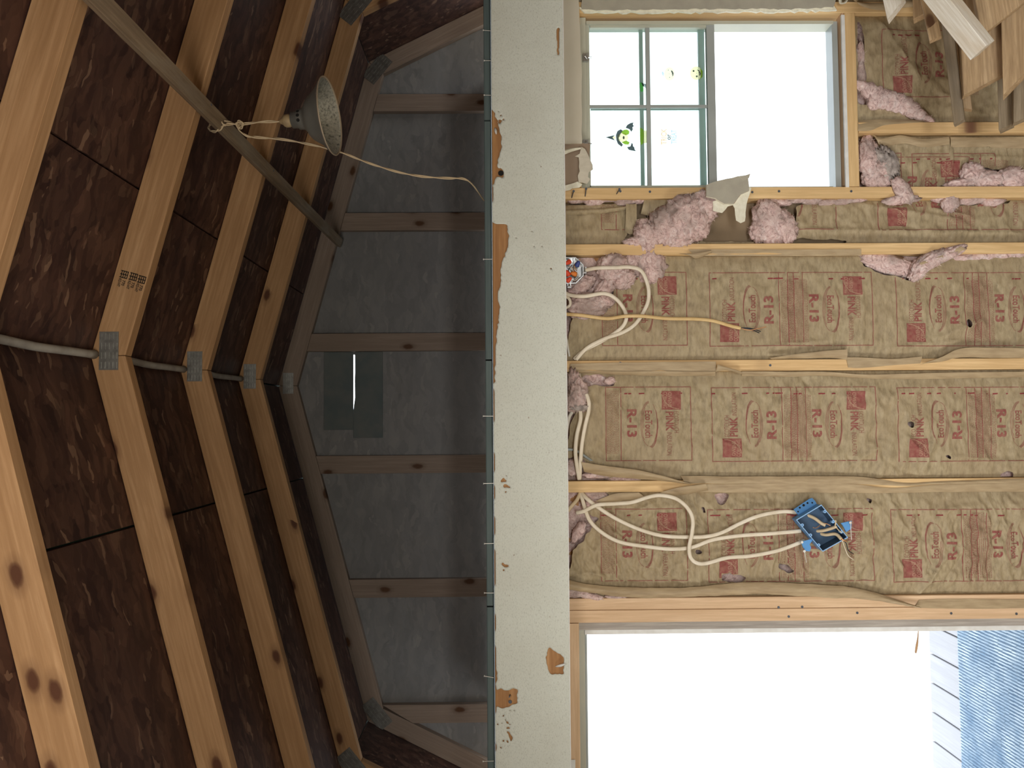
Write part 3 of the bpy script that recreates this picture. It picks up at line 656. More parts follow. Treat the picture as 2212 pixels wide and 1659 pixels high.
sticker('witch gel sticker with pointed hat and bat wings, lower left pane of the upper sash', [
    (zl([(460, 1440), (480, 1390), (520, 1368), (545, 1385), (510, 1440), (495, 1475), (505, 1510), (548, 1560), (530, 1585), (485, 1550), (465, 1500)]), 'gelgrey'),
    (zl([(333, 1467), (445, 1440), (420, 1472), (448, 1508)]), 'gelgrey'), (zl([(415, 1470), (445, 1448), (462, 1470), (445, 1498)]), 'gelcream'),
    (zl([(520, 1405), (560, 1375), (600, 1372), (628, 1395), (620, 1430), (585, 1442), (548, 1428)]), 'gelgreen'), (zl([(530, 1530), (590, 1508), (630, 1530), (615, 1560), (570, 1555)]), 'gelgreen'),
    (zl(ell(545, 1470, 68, 58)), 'gelcream'), (zl(ell(556, 1472, 12, 20)), 'gelgrey'), (zl(ell(510, 1455, 4, 4, 8)), 'gelgrey'), (zl(ell(510, 1498, 4, 4, 8)), 'gelgrey'),
    (zl(wing), 'gelgrey'), (zl(wing2), 'gelgrey'),
    (zl([(757, 1345), (800, 1370), (808, 1450), (800, 1540), (770, 1565), (758, 1500)]), 'gelgreen'), (zl([(805, 1380), (850, 1390), (855, 1530), (805, 1545)]), 'gelcream'),
    (zl(ell(868, 1405, 15, 28, 12)), 'gelgreen'), (zl(ell(868, 1500, 15, 34, 12)), 'gelgreen')], Yg)
sticker('round pumpkin gel sticker nearer the middle of its pane', [(zl(ell(1122, 685, 66, 84)), 'gelskin'), (zl([(1040, 650), (1025, 670), (1030, 690), (1045, 712), (1055, 680)]), 'gelblue'),
    (zl([(1140, 638), (1160, 650), (1172, 675), (1168, 705), (1155, 716), (1160, 690), (1148, 690), (1156, 672), (1145, 665)]), 'gelgrey'), (zl(ell(1107, 637, 5, 5, 8)), 'gelgrey'), (zl(ell(1123, 728, 5, 5, 8)), 'gelgrey'), (zl(ell(1120, 683, 3, 3, 8)), 'gelgrey')], Yg)
sticker('round pumpkin gel sticker beside the meeting rail, big round eyes', [(zl(ell(1452, 675, 76, 84)), 'gelcream'), (zl([(1500, 610), (1532, 650), (1530, 720), (1500, 750), (1512, 690)]), 'gelgreen'),
    (zl([(1462, 628), (1495, 645), (1510, 680), (1500, 708), (1488, 700), (1494, 680), (1482, 676), (1490, 655), (1474, 648)]), 'gelgrey'), (zl(ell(1420, 648, 12, 12, 12)), 'gelgrey'), (zl(ell(1459, 715, 12, 12, 12)), 'gelgrey'), (zl(ell(1457, 676, 4, 4, 8)), 'gelgrey')], Yg)
st = [(zl([(757, 790), (800, 800), (800, 900), (768, 905), (757, 850)]), 'gelbright')]
for k in range(5): st.append((zl([(770 + 16 * k, 785 + 4 * k), (790 + 14 * k, 800 + 6 * k), (800 + 10 * k, 838 + 8 * k), (788 + 12 * k, 830 + 8 * k)]), 'gelgrey'))
sticker('small bright green gel sticker with dark stripes by the muntin', st, Yg)
b = MB()
def stext(s, x0, x1, y0, y1, m_, bold=.02):
    g, f = glyphs(s, bold)   # reads downward in the photograph
    b.add([at(*zf(x1 - p[1] * (x1 - x0), y1 + (y0 - y1) * p[0]), Yg) for p in g], f, m_)
stext('TRICK', 1015, 1090, 1360, 1560, 0, .03); stext('or', 1098, 1138, 1430, 1500, 1); stext('TREAT', 1140, 1210, 1375, 1550, 2, .03)
tag(b.build('window_sticker', [M['gelorange'], M['gelgrey'], M['gelblue']]), 'lettering gel sticker reading trick or treat in faded orange and blue', 'sticker', 'gel stickers on the window')

# ------------------------------------------------------------------ support beam and loft deck
Yb_ = 101.7
bm_ = thing('support_beam', (XC, 103, -8), 'long off-white painted beam across the room, paint peeling along its top edge', 'beam')
board('timber', (-66, Yb_ + 3.0, -3.45), (81, Yb_ + 3.0, -3.45), (0, 0, 1), 9.2, 5.8, M['rawbeam'], bm_, ch=.12)
# paint skin with ragged missing patches
xs = np.arange(-65.9, 80.9, .17); zs = np.linspace(-8.13, 1.17, 56)
GX, GZ = np.meshgrid(xs, zs, indexing='ij')
def in_poly(px, py, P):
    r = np.zeros(px.shape, bool); n = len(P)
    for i in range(n):
        x1, y1 = P[i]; x2, y2 = P[(i + 1) % n]
        c = ((y1 > py) != (y2 > py)) & (px < (x2 - x1) * (py - y1) / (y2 - y1 + 1e-9) + x1); r ^= c
    return r
def pxpoly(L, Y): return [tuple(at(x, y, Y)[[0, 2]]) for x, y in L]
holes = [[(1052, 238), (1066, 240), (1074, 255), (1082, 290), (1085, 318), (1079, 340), (1076, 362), (1091, 370), (1088, 384), (1072, 384), (1067, 400), (1052, 400)],
         [(1052, 480), (1075, 484), (1098, 488), (1101, 515), (1096, 540), (1090, 560), (1082, 580), (1084, 605), (1078, 640), (1080, 680), (1074, 720), (1072, 760), (1070, 830), (1052, 835)],
         [(1066, 1488), (1095, 1492), (1118, 1487), (1120, 1520), (1100, 1527), (1088, 1532), (1066, 1522)],
         [(1189, 1398), (1200, 1408), (1219, 1420), (1220, 1458), (1190, 1457), (1183, 1445), (1181, 1412)],
         [(1060, 1240), (1071, 1236), (1071, 1256), (1060, 1262)], [(1062, 1418), (1074, 1440), (1073, 1488), (1062, 1490)], [(1204, 60), (1211, 62), (1209, 122), (1205, 120)]]
wob = .16 * pn(GX * 1.6, GZ * 1.6, 3) + .10 * pn(GX * 4, GZ * 4, 4); wob2 = .16 * pn(GX * 1.6, GZ * 1.6, 8) + .1 * pn(GX * 4, GZ * 4, 9)
mask = np.zeros(GX.shape, bool)
for H in holes: mask |= in_poly(GX + wob, GZ + wob2, pxpoly(H, Yb_))
mask |= (GZ > 1.0 + .12 * pn(GX * .25, GZ * 0, 11)) & (GX < 30)
# small flakes
for cx, cy, sp_, n_ in ((1092, 1047, 12, 16), (1098, 1580, 22, 26), (1150, 500, 60, 10), (1082, 262, 8, 10), (1090, 1230, 6, 8)):
    for k in range(n_):
        q = at(cx + random.gauss(0, sp_ * .5), cy + random.gauss(0, sp_), Yb_); mask |= (GX - q[0]) ** 2 + (GZ - q[2]) ** 2 < random.uniform(.01, .03)
P = np.stack([GX, np.full(GX.shape, Yb_ - .07) - .03 * pn(GX * .7, GZ * .7, 5), GZ], -1)
nx, nz = GX.shape; fs = []
mk = mask[:-1, :-1]
for i in range(nx - 1):
    for j in np.nonzero(~mk[i])[0]:
        a0 = i * nz + int(j); fs.append((a0, a0 + nz, a0 + nz + 1, a0 + 1))
ob = np.zeros(GX.shape, bool); ob[0] = ob[-1] = True; ob[:, 0] = True
sk = mesh('paint_skin', soften(P.reshape(-1, 3), fs, 3, ob.ravel()), fs, M['beampaint'], bm_, True)
sm = sk.modifiers.new('thickness', 'SOLIDIFY'); sm.thickness = .06 * S; sm.offset = 0
b = MB(); b.box((-66, Yb_ - .12, -8.2), (81, Yb_ + .3, -8.09)); b.build('edge_bead', M['whitepaint'], bm_)
box('painted_underside', (-66, Yb_ + .31, -8.12), (81, Yb_ + 5.9, -8.06), M['drywall'], bm_)
for y, tx in ((67, .15), (131, .02), (206, .05), (899, .02), (1044, -.03), (1174, -.02), (1281, .02), (1464, .3), (1644, -.05), (560, .0)):
    q = at(1058, y, Yb_ + .25); b = MB(); L = .62 + .2 * random.random()
    top = q + np.array([tx * .7, 0, L]); b.tube([q + [0, 0, -.5], top], .045, 6); b.tube([top, top + (top - q) / L * .06], .12, 8); b.build('nail', M['nail'], bm_)
for cx, cy, e in ((1069, 276, (3, 14)), (1200, 1440, (22, -6))):
    q = at(cx, cy, Yb_ - .2); p2 = at(cx + e[0], cy + e[1], Yb_ - .7); b = MB(); b.tube(cat([q, (q + p2) / 2 + [0, -.15, 0], p2], 4), [.05, .1, .14, .16, .17, .16, .14, .1, .05], 6, flat=((0, 1, 0), .35)); b.build('paint_curl', M['whitepaint'], bm_, True)
q = at(1102, 1502, Yb_ - .1); b = MB(); b.tube([q + [0, .2, 0], q + [.1, -.9, .1]], .09, 8); b.lathe([(0, .05), (0, .22), (.05, .22), (.05, 0)], at(1102, 1516, Yb_ - .1), (0, -1, 0), 10); b.build('screw', M['darknail'], bm_)
q = at(1082, 374, Yb_ - .04); b = MB(); b.lathe([(0, .0), (.02, .33), (.0, .36)], q, (0, -1, 0), 12); b.build('knot_hole', M['hole'], bm_)
ld = thing('loft_deck', (XC, 130, 1.2), 'grey painted plywood loft deck, its front edge along the white beam', 'deck')
for i in range(4):
    x0 = -54.0 + 31.0 * i
    board('deck_panel', (x0, 130.1, 1.72), (x0 + 30.8, 130.1, 1.72), (0, 1, 0), 55.6, .86, M['deck'], ld, ch=.1)

# ------------------------------------------------------------------ porch outside the door
pf = struct('porch', (0, 135, -90))
x = -100.0
while x < 96:
    board('deck_board', (x + 2.7, 112.8, -82.55), (x + 2.7, 156.6, -82.55), (1, 0, 0), 5.22, 1.0, M['deckboard'], pf, ch=.08); x += 5.5
box('rim_joist', (-100, 155, -90), (96, 156.5, -83.1), M['weather'], pf)
for x in (-98, -76, 90): stud('porch_post', x, x + 3.5, 153, 156.5, -82, -10, M['whitepaint'], pf)
board('porch_header', (-100, 157.2, -5), (96, 157.2, -5), (0, 0, 1), 8, 1.5, M['weather'], pf)
# ribbed mat: a sheet with raised ribs
mp_ = thing('porch_mat', (-45, 130, -82), 'blue grey ribbed outdoor mat lying on the porch boards outside the doorway', 'mat')
mx0, mx1, my0, my1 = -74, -20, 115, 146.3
box('backing', (mx0, my0, -82), (mx1, my1, -81.8), M['mat'], mp_)
b = MB(); x = mx0 + .1
while x < mx1 - .5:
    k = 26; rb = .13
    for i in range(k):
        ya = my0 + (my1 - my0) * i / k; yb = my0 + (my1 - my0) * (i + 1) / k - .02
        h = .16 + .07 * random.random(); o_ = .05 * random.uniform(-1, 1)
        b.add([(x + o_, ya, -81.81), (x + o_ + .3, ya, -81.81), (x + o_ + .15, ya, -81.81 + h), (x + o_, yb, -81.81), (x + o_ + .3, yb, -81.81), (x + o_ + .15, yb, -81.81 + h)], [(0, 2, 5, 3), (1, 4, 5, 2), (0, 1, 2), (3, 5, 4)])
    x += .55
M['rib'] = plain('pale_carpet_rib', (.55, .62, .66), .7, nscale=9, col2=(.22, .32, .43))
tag(b.build('ribs', M['rib'], mp_), kind='stuff')
# ------------------------------------------------------------------ insulation batts
class Batt:
    def __init__(s, label, x0, x1, z0, z1, Yf=109.35, amp=1.0, seed=1, tears=(), core=1.5, bulge=.45, step=.24, folds=()):
        s.t = thing('insulation_batt', ((x0 + x1) / 2, 110.5, z0), label, 'insulation', None)
        s.x0, s.x1, s.z0, s.z1 = x0, x1, z0, z1
        nx = int((x1 - x0) / step) + 2; nz = int((z1 - z0) / step) + 2
        s.nx, s.nz = nx, nz; X, Z = np.meshgrid(np.linspace(x0, x1, nx), np.linspace(z0, z1, nz), indexing='ij'); s.X, s.Z = X, Z
        tx = (X - x0) / (x1 - x0)
        h = bulge * np.sin(np.pi * tx) ** .45
        wx = X + 1.2 * pn(X / 6, Z / 6, seed + 40); wz = Z + 1.2 * pn(X / 6, Z / 6, seed + 41)
        rid = lambda sx, sz, k: 1 - 2 * np.abs(pn(wx / sx, wz / sz, seed + k))
        cr = 1.5 * (.20 * rid(8.5, 7.0, 1) * (.5 + .5 * pn(X / 9, Z / 9, seed + 6)) + .15 * rid(4.2, 2.4, 2) + .10 * rid(2.0, 1.1, 3) + .05 * rid(1.0, .6, 4) ) + .22 * pn(X / 9, Z / 12, seed + 5)
        h = h + amp * cr * np.minimum(1, 6 * np.minimum(tx, 1 - tx) + .15)
        for (a, b_, c, d, wd, hh) in folds:       # straight creases between two picture points
            p = at(a, b_, Yf)[[0, 2]]; q = at(c, d, Yf)[[0, 2]]; L = np.linalg.norm(q - p); u = (q - p) / L
            along = (X - p[0]) * u[0] + (Z - p[1]) * u[1]; dist = -(X - p[0]) * u[1] + (Z - p[1]) * u[0]
            k = np.clip(along / 1.5, 0, 1) * np.clip((L - along) / 1.5, 0, 1); h = h + hh * np.exp(-np.abs(dist) / wd) * k
        rr = random.Random(seed)
        for k in range(int(34 * amp * (z1 - z0) / 70)):      # sharp random creases
            cx_, cz_ = rr.uniform(x0, x1), rr.uniform(z0, z1); a_ = rr.gauss(.0, .7); L = rr.uniform(2, 7); u0_, u1_ = math.cos(a_), math.sin(a_)
            along = (X - cx_) * u0_ + (Z - cz_) * u1_; dist = -(X - cx_) * u1_ + (Z - cz_) * u0_ + .3 * pn(X / 2, Z / 2, k)
            h = h + rr.choice((1, 1, -1)) * rr.uniform(.08, .2) * np.exp(-np.abs(dist) / rr.uniform(.15, .4)) * np.clip((L / 2 - np.abs(along)) / (L * .25), 0, 1)
        s.H = h; s.Yf = Yf
        mask = np.zeros((nx - 1, nz - 1), bool); cx = (X[:-1, :-1] + X[1:, 1:]) / 2; cz = (Z[:-1, :-1] + Z[1:, 1:]) / 2
        s.tp = [pxpoly(T, Yf - .3) for T in tears]
        wb1 = .22 * pn(cx * .9, cz * .9, seed + 60) + .14 * pn(cx * 2.4, cz * 2.4, seed + 61); wb2 = .22 * pn(cx * .9, cz * .9, seed + 62) + .14 * pn(cx * 2.4, cz * 2.4, seed + 63)
        for T in s.tp: mask |= in_poly(cx + wb1, cz + wb2, T)
        s.mask = mask
        idx = np.arange(nx * nz).reshape(nx, nz); keep = ~mask
        fs = np.stack([idx[:-1, :-1][keep], idx[1:, :-1][keep], idx[1:, 1:][keep], idx[:-1, 1:][keep]], -1).tolist()
        ob = np.zeros((nx, nz), bool); ob[0] = ob[-1] = True; ob[:, 0] = ob[:, -1] = True
        mesh('kraft_facing', soften(np.stack([X, Yf - h, Z], -1).reshape(-1, 3), fs, 4, ob.ravel()), fs, M['kraft'], s.t, True)
        if core:
            st = .6; nx2 = int((x1 - x0) / st) + 2; nz2 = int((z1 - z0) / st) + 2
            X2, Z2 = np.meshgrid(np.linspace(x0, x1, nx2), np.linspace(z0, z1, nz2), indexing='ij')
            Y2 = Yf + .75 + .35 * pn(X2 / 2.2, Z2 / 2.2, seed + 70) + .18 * pn(X2 / .9, Z2 / .9, seed + 71)
            i2 = np.arange(nx2 * nz2).reshape(nx2, nz2)
            v = np.concatenate([np.stack([X2, Y2, Z2], -1).reshape(-1, 3), np.array([[x0, 112, z0], [x1, 112, z0], [x1, 112, z1], [x0, 112, z1]])])
            f2 = np.stack([i2[:-1, :-1], i2[1:, :-1], i2[1:, 1:], i2[:-1, 1:]], -1).reshape(-1, 4).tolist(); n_ = nx2 * nz2; f2.append((n_ + 3, n_ + 2, n_ + 1, n_))
            mesh('fibreglass', v, f2, M['pink'], s.t, True)
        s.pb = MB(); s.bold = MB(); s.fine = MB()
    def hgt(s, x, z):
        fx = np.clip((x - s.x0) / (s.x1 - s.x0) * (s.nx - 1), 0, s.nx - 1.001); fz = np.clip((z - s.z0) / (s.z1 - s.z0) * (s.nz - 1), 0, s.nz - 1.001)
        i = int(fx); j = int(fz); a = fx - i; b_ = fz - j; H = s.H
        return (H[i, j] * (1 - a) + H[i + 1, j] * a) * (1 - b_) + (H[i, j + 1] * (1 - a) + H[i + 1, j + 1] * a) * b_
    def ok(s, x, z):
        if not (s.x0 + .05 < x < s.x1 - .05 and s.z0 < z < s.z1): return False
        i = int((x - s.x0) / (s.x1 - s.x0) * (s.nx - 1)); j = int((z - s.z0) / (s.z1 - s.z0) * (s.nz - 1))
        return not s.mask[min(i, s.nx - 2), min(j, s.nz - 2)]
    def drape(s, pts, faces, off=.05, tgt=None, m=0):
        """pts are (x, z); faces indices; subdivided and laid on the sheet"""
        bm = bmesh.new(); vs = [bm.verts.new((p[0], p[1], 0)) for p in pts]
        for f in faces:
            try: bm.faces.new([vs[i] for i in f])
            except ValueError: pass
        bmesh.ops.triangulate(bm, faces=bm.faces)
        for _ in range(4):
            es = [e for e in bm.edges if e.calc_length() > .27]
            if not es: break
            bmesh.ops.subdivide_edges(bm, edges=es, cuts=1); bmesh.ops.triangulate(bm, faces=bm.faces)
        bm.verts.index_update(); P = [(v.co.x, v.co.y) for v in bm.verts]
        v3 = [(x, s.Yf - s.hgt(x, z) - off, z) for x, z in P]
        fs = [tuple(v.index for v in f.verts) for f in bm.faces if all(s.ok(*P[v.index]) for v in f.verts)]
        bm.free(); (tgt or s.pb).add(v3, fs, m)
    def block(s, px, ybot, ytop, flip=False, seed=0, pale=False):
        """one printed panel; u runs down the batt, w to the right"""
        rnd = random.Random(seed); ym = (ybot + ytop) / 2
        zt = at(px, ym, s.Yf - .4)[2]; xb = at(px, ybot, s.Yf - .4)[0]; xt = at(px, ytop, s.Yf - .4)[0]; L = 22.35; sc = (xt - xb) / 10.0
        def tr(u, w):
            if flip: u, w = L - u, 10 - w
            return (xb + w * sc, zt - u)
        def quad(u0, u1, w0, w1, **k): s.drape([tr(u0, w0), tr(u1, w0), tr(u1, w1), tr(u0, w1)], [(0, 1, 2, 3)], **k)
        def text(st_, u0, u1, w0, w1, bold=0., **k):
            g, f = glyphs(st_, bold); s.drape([tr(u1 + (u0 - u1) * p[1], w0 + (w1 - w0) * p[0]) for p in g], f, **k)
        def poly(pts, wd):
            v = []; n = len(pts)
            for i in range(n):
                a = np.array(pts[max(i - 1, 0)]); c = np.array(pts[min(i + 1, n - 1)]); d = c - a; d = np.array([-d[1], d[0]]) / (np.linalg.norm(d) + 1e-9) * wd / 2
                p = np.array(pts[i]); v += [tr(*(p + d)), tr(*(p - d))]
            s.drape(v, [(2 * i, 2 * i + 1, 2 * i + 3, 2 * i + 2) for i in range(n - 1)])
        quad(1.4, 4.0, .55, 3.1, m=0)
        text('OWENS', 2.65, 3.15, .75, 2.7, .0, off=.07, m=1); text('CORNING', 3.3, 3.8, .65, 2.9, .0, off=.07, m=1)
        poly_ = [(1.6 + 2.3 * math.sin(a), 2.95 - 2.2 * (1 - math.cos(a))) for a in [i * .16 for i in range(10)]]
        v = []
        for i, p in enumerate(poly_): v += [tr(p[0], p[1]), tr(p[0] + .07, p[1] + .07)]
        s.drape(v, [(2 * i, 2 * i + 1, 2 * i + 3, 2 * i + 2) for i in range(9)], off=.07, m=1)
        text('ECOTOUCH', 1.75, 2.4, 3.35, 6.25, -.012); text('PINK', 2.45, 3.5, 3.35, 6.0, .03); text('INSULATION', 2.75, 3.4, 6.2, 9.3, -.012)
        for k in range(4):
            o_ = .28 * k; poly([(5.75 - (1.05 + .1 * k) * math.sin(a) * (1 - .12 * k) - .1 * k, 5.0 + (3.1 + .05 * k) * math.cos(a)) for a in [.0 + i * .2 for i in range(8 + 2 * (3 - k))]], .045)
        for k in range(3):
            poly([(5.75 + (1.15 - .16 * k) * math.sin(a), 5.0 - (3.05 - .1 * k) * math.cos(a)) for a in [i * .2 for i in range(16 - 3 * k)]], .045)
        text('EcoTouch', 5.35, 6.3, 3.2, 6.9, .018)
        text('R-13', 7.4, 8.75, 3.0, 6.8, .035)
        for u in (9.5, 11.55): quad(u, u + .1, 0, 10)
        quad(0, .1, 0, 10); quad(0, 11.6, -.05, .05); quad(0, 11.6, 9.95, 10.05)
        for c0 in (9.75, 11.75) if not flip else (9.75,):
            for k in range(9):
                u = c0 + .1 + .19 * k; w_ = .45
                while w_ < 9.0:
                    d = rnd.uniform(.08, .34); quad(u, u + .075, w_, min(9.05, w_ + d), tgt=s.fine); w_ += d + rnd.uniform(.06, .13)
        for k in range(7):
            u = rnd.uniform(0, 11); d = rnd.uniform(.15, .8); w0 = 9.12 if not flip else .78
            s.drape([tr(u, w0), tr(u + d, w0 + .02), tr(u + d, w0 + .2), tr(u, w0 + .16)], [(0, 1, 2, 3)], tgt=s.bold)
    def finish(s):
        mm = [M['print'], M['logoletters']]
        if s.pb.f: s.pb.build('lettering', mm, s.t)
        if s.bold.f: tag(s.bold.build('ink_blots', M['printbold'], s.t), kind='stuff')
        if s.fine.f: tag(s.fine.build('fine_print', M['fineprint'], s.t), kind='stuff')
M['logoletters'] = plain('kraft_reversed_lettering', (.42, .27, .18), .7)
def fluff(name, lobes, parent, mat='pink', seed=1, hairs=50, sub=4, rag=.42):
    b = MB()
    for li, (px, py, Y, rx, ry, rz, rot) in enumerate(lobes):
        c = at(px, py, Y); bm = bmesh.new(); bmesh.ops.create_icosphere(bm, subdivisions=sub, radius=1.0); vs = []
        ca, sa = math.cos(rot), math.sin(rot)
        for v in bm.verts:
            d = v.co.normalized(); q = d * 1.3 + Vector((seed * 3.1 + li * 7.7, 0, 0))
            w3 = mnoise.noise_vector(q * 1.3) * .6; q2 = q + w3; k = 1 + rag * (1 - 2 * abs(mnoise.noise(q2 * 1.5))) * .75 + rag * 1.0 * (.45 - abs(mnoise.noise(Vector((q2.x * 1.3, q2.y * 3, q2.z * 3.6))))) + rag * .6 * (.45 - abs(mnoise.noise(Vector((q2.x * 3, q2.y * 9, q2.z * 11))))) + rag * .15 * mnoise.noise(q * 15)
            x, y, z = d.x * rx * k, d.y * ry * k, d.z * rz * k
            vs.append((c[0] + x * ca - z * sa, c[1] + y, c[2] + x * sa + z * ca))
        bm.verts.index_update(); b.add(vs, [tuple(v.index for v in f.verts) for f in bm.faces], 0); bm.free()
        rnd = random.Random(seed * 10 + li)
        for k in range(hairs * 2):
            p = np.array(vs[rnd.randrange(len(vs))]); d = (p - c) / np.linalg.norm(p - c); d = d + np.array([rnd.gauss(0, .5) for _ in range(3)]); d /= np.linalg.norm(d)
            L = rnd.uniform(.2, .6) * min(1, rx); sd = np.cross(d, [rnd.gauss(0, 1), 1, rnd.gauss(0, 1)]); sd = sd / (np.linalg.norm(sd) + 1e-6) * rnd.uniform(.008, .022)
            m_ = p + d * L * .5 + sd * 3; e = p + d * L + sd * rnd.uniform(-6, 6)
            b.add([p - sd, p + sd, m_ + sd * .7, m_ - sd * .7, e], [(0, 1, 2, 3), (3, 2, 4)], 1)
    o = b.build(name, [M[mat], M['pinkfibre'] if mat == 'pink' else M['dustfibre']], parent, True)
    if name == 'wool_edge': o['kind'] = 'stuff'
    return o

# bay between the first and second stud right of the middle (photo: the band y 550-780)
A = Batt('brown kraft faced insulation batt behind the round junction box, with a torn triangular hole', 8.25, 22.55, -79.5, -8.3, amp=.55, seed=11, bulge=.4,
         tears=[[(1860, 545), (1860, 572), (1895, 590), (1980, 611), (1987, 590), (1994, 575), (2005, 556), (2150, 553), (2212, 549), (2212, 540)],
                [(1200, 545), (1440, 548), (1438, 575), (1415, 603), (1385, 598), (1330, 612), (1322, 640), (1290, 632), (1240, 640), (1236, 690), (1220, 770), (1200, 770)], [(2083, 696), (2092, 690), (2100, 706), (2090, 712)], [(2070, 698), (2078, 692), (2082, 703)]],
         folds=[(1560, 760, 1800, 735, .5, .35), (1860, 560, 1860, 760, .18, .3), (2000, 740, 2120, 690, .4, .4), (1900, 755, 2080, 735, .3, .3)])
for px, fl_ in ((1130, True), (1532, False), (1532, True), (1934, False), (1934, True)): A.block(px, 748, 590, fl_, seed=px)
A.finish()
B = Batt('crinkled kraft faced insulation batt in the middle bay, whole facing with two printed panels', -7.95, 6.65, -79.5, -8.3, amp=.8, seed=23, bulge=.35,
         tears=[[(1200, 822), (1290, 806), (1330, 826), (1330, 836), (1255, 832), (1246, 880), (1230, 920), (1224, 990), (1200, 990)], [(1200, 990), (1250, 985), (1270, 1004), (1300, 1030), (1440, 1050), (1200, 1050)], [(1955, 910), (1972, 908), (1974, 922), (1964, 926)], [(2160, 1024), (2175, 1016), (2192, 1024), (2188, 1036), (2168, 1036)], [(2035, 978), (2045, 982), (2055, 990), (2044, 990)], [(1868, 995), (1880, 990), (1876, 1000)]],
         folds=[(1808, 1024, 1898, 960, .3, .35), (1898, 985, 1990, 1042, .3, -.35), (1940, 930, 2010, 1000, .3, .3), (1720, 800, 1760, 860, .25, -.3), (2020, 930, 1985, 1035, .3, .35), (2050, 985, 2212, 1000, .4, .3)])
for px, fl_ in ((1137, True), (1537, False), (1537, True), (1938, False), (1938, True)): B.block(px, 997, 838, fl_, seed=px + 1)
B.finish()
D = Batt('badly crumpled kraft faced insulation batt beside the doorway, behind the blue switch box', -23.55, -9.55, -79.5, -8.3, amp=1.15, seed=37, bulge=.45, step=.17,
         tears=[[(1200, 1055), (1260, 1066), (1300, 1072), (1290, 1090), (1262, 1105), (1290, 1120), (1258, 1165), (1236, 1190), (1232, 1230), (1200, 1230)], [(1540, 1070), (1556, 1064), (1575, 1068), (1570, 1080), (1562, 1094), (1552, 1090)], [(1514, 1096), (1520, 1094), (1524, 1108), (1518, 1109)], [(1500, 1183), (1516, 1190), (1512, 1196), (1498, 1194)], [(1556, 1238), (1590, 1240), (1612, 1246), (1600, 1258), (1556, 1254)], [(1678, 1214), (1700, 1220), (1712, 1232), (1700, 1237), (1682, 1228)], [(1868, 1074), (1884, 1076), (1876, 1090)]],
         folds=[(1280, 1100, 1360, 1170, .35, -.4), (1345, 1115, 1420, 1080, .3, .4), (1420, 1240, 1460, 1120, .3, .35), (1490, 1240, 1520, 1130, .3, .3), (1970, 1300, 2045, 1190, .3, .45), (2030, 1260, 2080, 1190, .25, -.4), (1900, 1090, 1830, 1130, .3, .3), (2105, 1195, 2070, 1250, .3, .35), (1250, 1230, 1320, 1245, .4, .4), (1560, 1120, 1500, 1060, .3, .3)])
for px, fl_ in ((1125, True), (1528, False), (1528, True), (1924, False), (1924, True)): D.block(px, 1256, 1101, fl_, seed=px + 2)
D.finish()
E_ = Batt('narrow torn and folded insulation batt in the slot beneath the window stud', 24.15, 30.3, -79.5, -8.3, Yf=110.0, amp=.8, seed=51, bulge=.15, core=0,
          tears=[[(1360, 440), (1420, 425), (1640, 425), (1720, 445), (1715, 520), (1640, 522), (1400, 523), (1350, 520)], [(1200, 428), (1400, 428), (1360, 438), (1300, 440), (1200, 446)], [(1620, 428), (1840, 430), (1840, 440), (1760, 436), (1720, 446)], [(2020, 425), (2212, 425), (2212, 430), (2160, 440), (2060, 446)], [(1715, 514), (1830, 520), (1830, 526), (1715, 526)]],
          folds=[(1225, 462, 1360, 452, .2, -.35), (1330, 440, 1345, 520, .2, .3), (1720, 497, 2212, 505, .25, .35), (1850, 440, 2080, 478, .3, .3), (2000, 450, 2100, 470, .2, .4)])
E_.block(1896, 497, 340, False, seed=5); E_.block(1458, 497, 340, True, seed=6); E_.block(1130, 497, 340, True, seed=8); E_.block(1896, 497, 340, True, seed=9)
E_.finish()
G = Batt('folded kraft faced insulation batt in the short bay below the sill, wool at its end', 31.95, 39.35, -79.5, -50.2, Yf=109.9, amp=.55, seed=63, bulge=.15,
         tears=[[(1850, 290), (1890, 290), (1896, 310), (1882, 330), (1905, 350), (1925, 380), (1920, 405), (1850, 405)], [(2030, 402), (2085, 388), (2110, 362), (2150, 365), (2212, 372), (2212, 405), (2030, 405)]],
         folds=[(1895, 312, 2050, 318, .25, .3), (2052, 295, 2052, 400, .12, .5), (2050, 318, 2212, 320, .2, .3), (2045, 340, 2212, 342, .2, .2)])
G.block(1972, 480, 332, False, seed=14); G.block(1602, 480, 332, True, seed=15); G.block(1750, 480, 340, True, seed=16); G.finish()
H_ = Batt('kraft faced insulation batt in the corner bay below the window, twisted wool rope across it', 40.95, 56.3, -79.5, -49.3, Yf=109.6, amp=.7, seed=77, bulge=.3,
          tears=[[(1850, 190), (1862, 185), (1880, 200), (1902, 198), (1940, 212), (1965, 235), (1995, 255), (2010, 265), (1990, 268), (1950, 245), (1915, 232), (1880, 228), (1850, 226)], [(1852, 40), (1862, 60), (1866, 120), (1860, 190), (1850, 190)]],
          folds=[(1890, 40, 1990, 190, .6, .5), (1900, 10, 1940, 60, .4, .3), (1860, 255, 1960, 250, .4, .3), (2010, 60, 2060, 200, .5, -.4)])
H_.block(1905, 210, 66, False, seed=21); H_.finish()
I_ = Batt('insulation batt mostly hidden behind the pile of scrap lumber', 58, 72.1, -79.5, -8.3, amp=.8, seed=81, bulge=.3, step=.5); I_.finish()

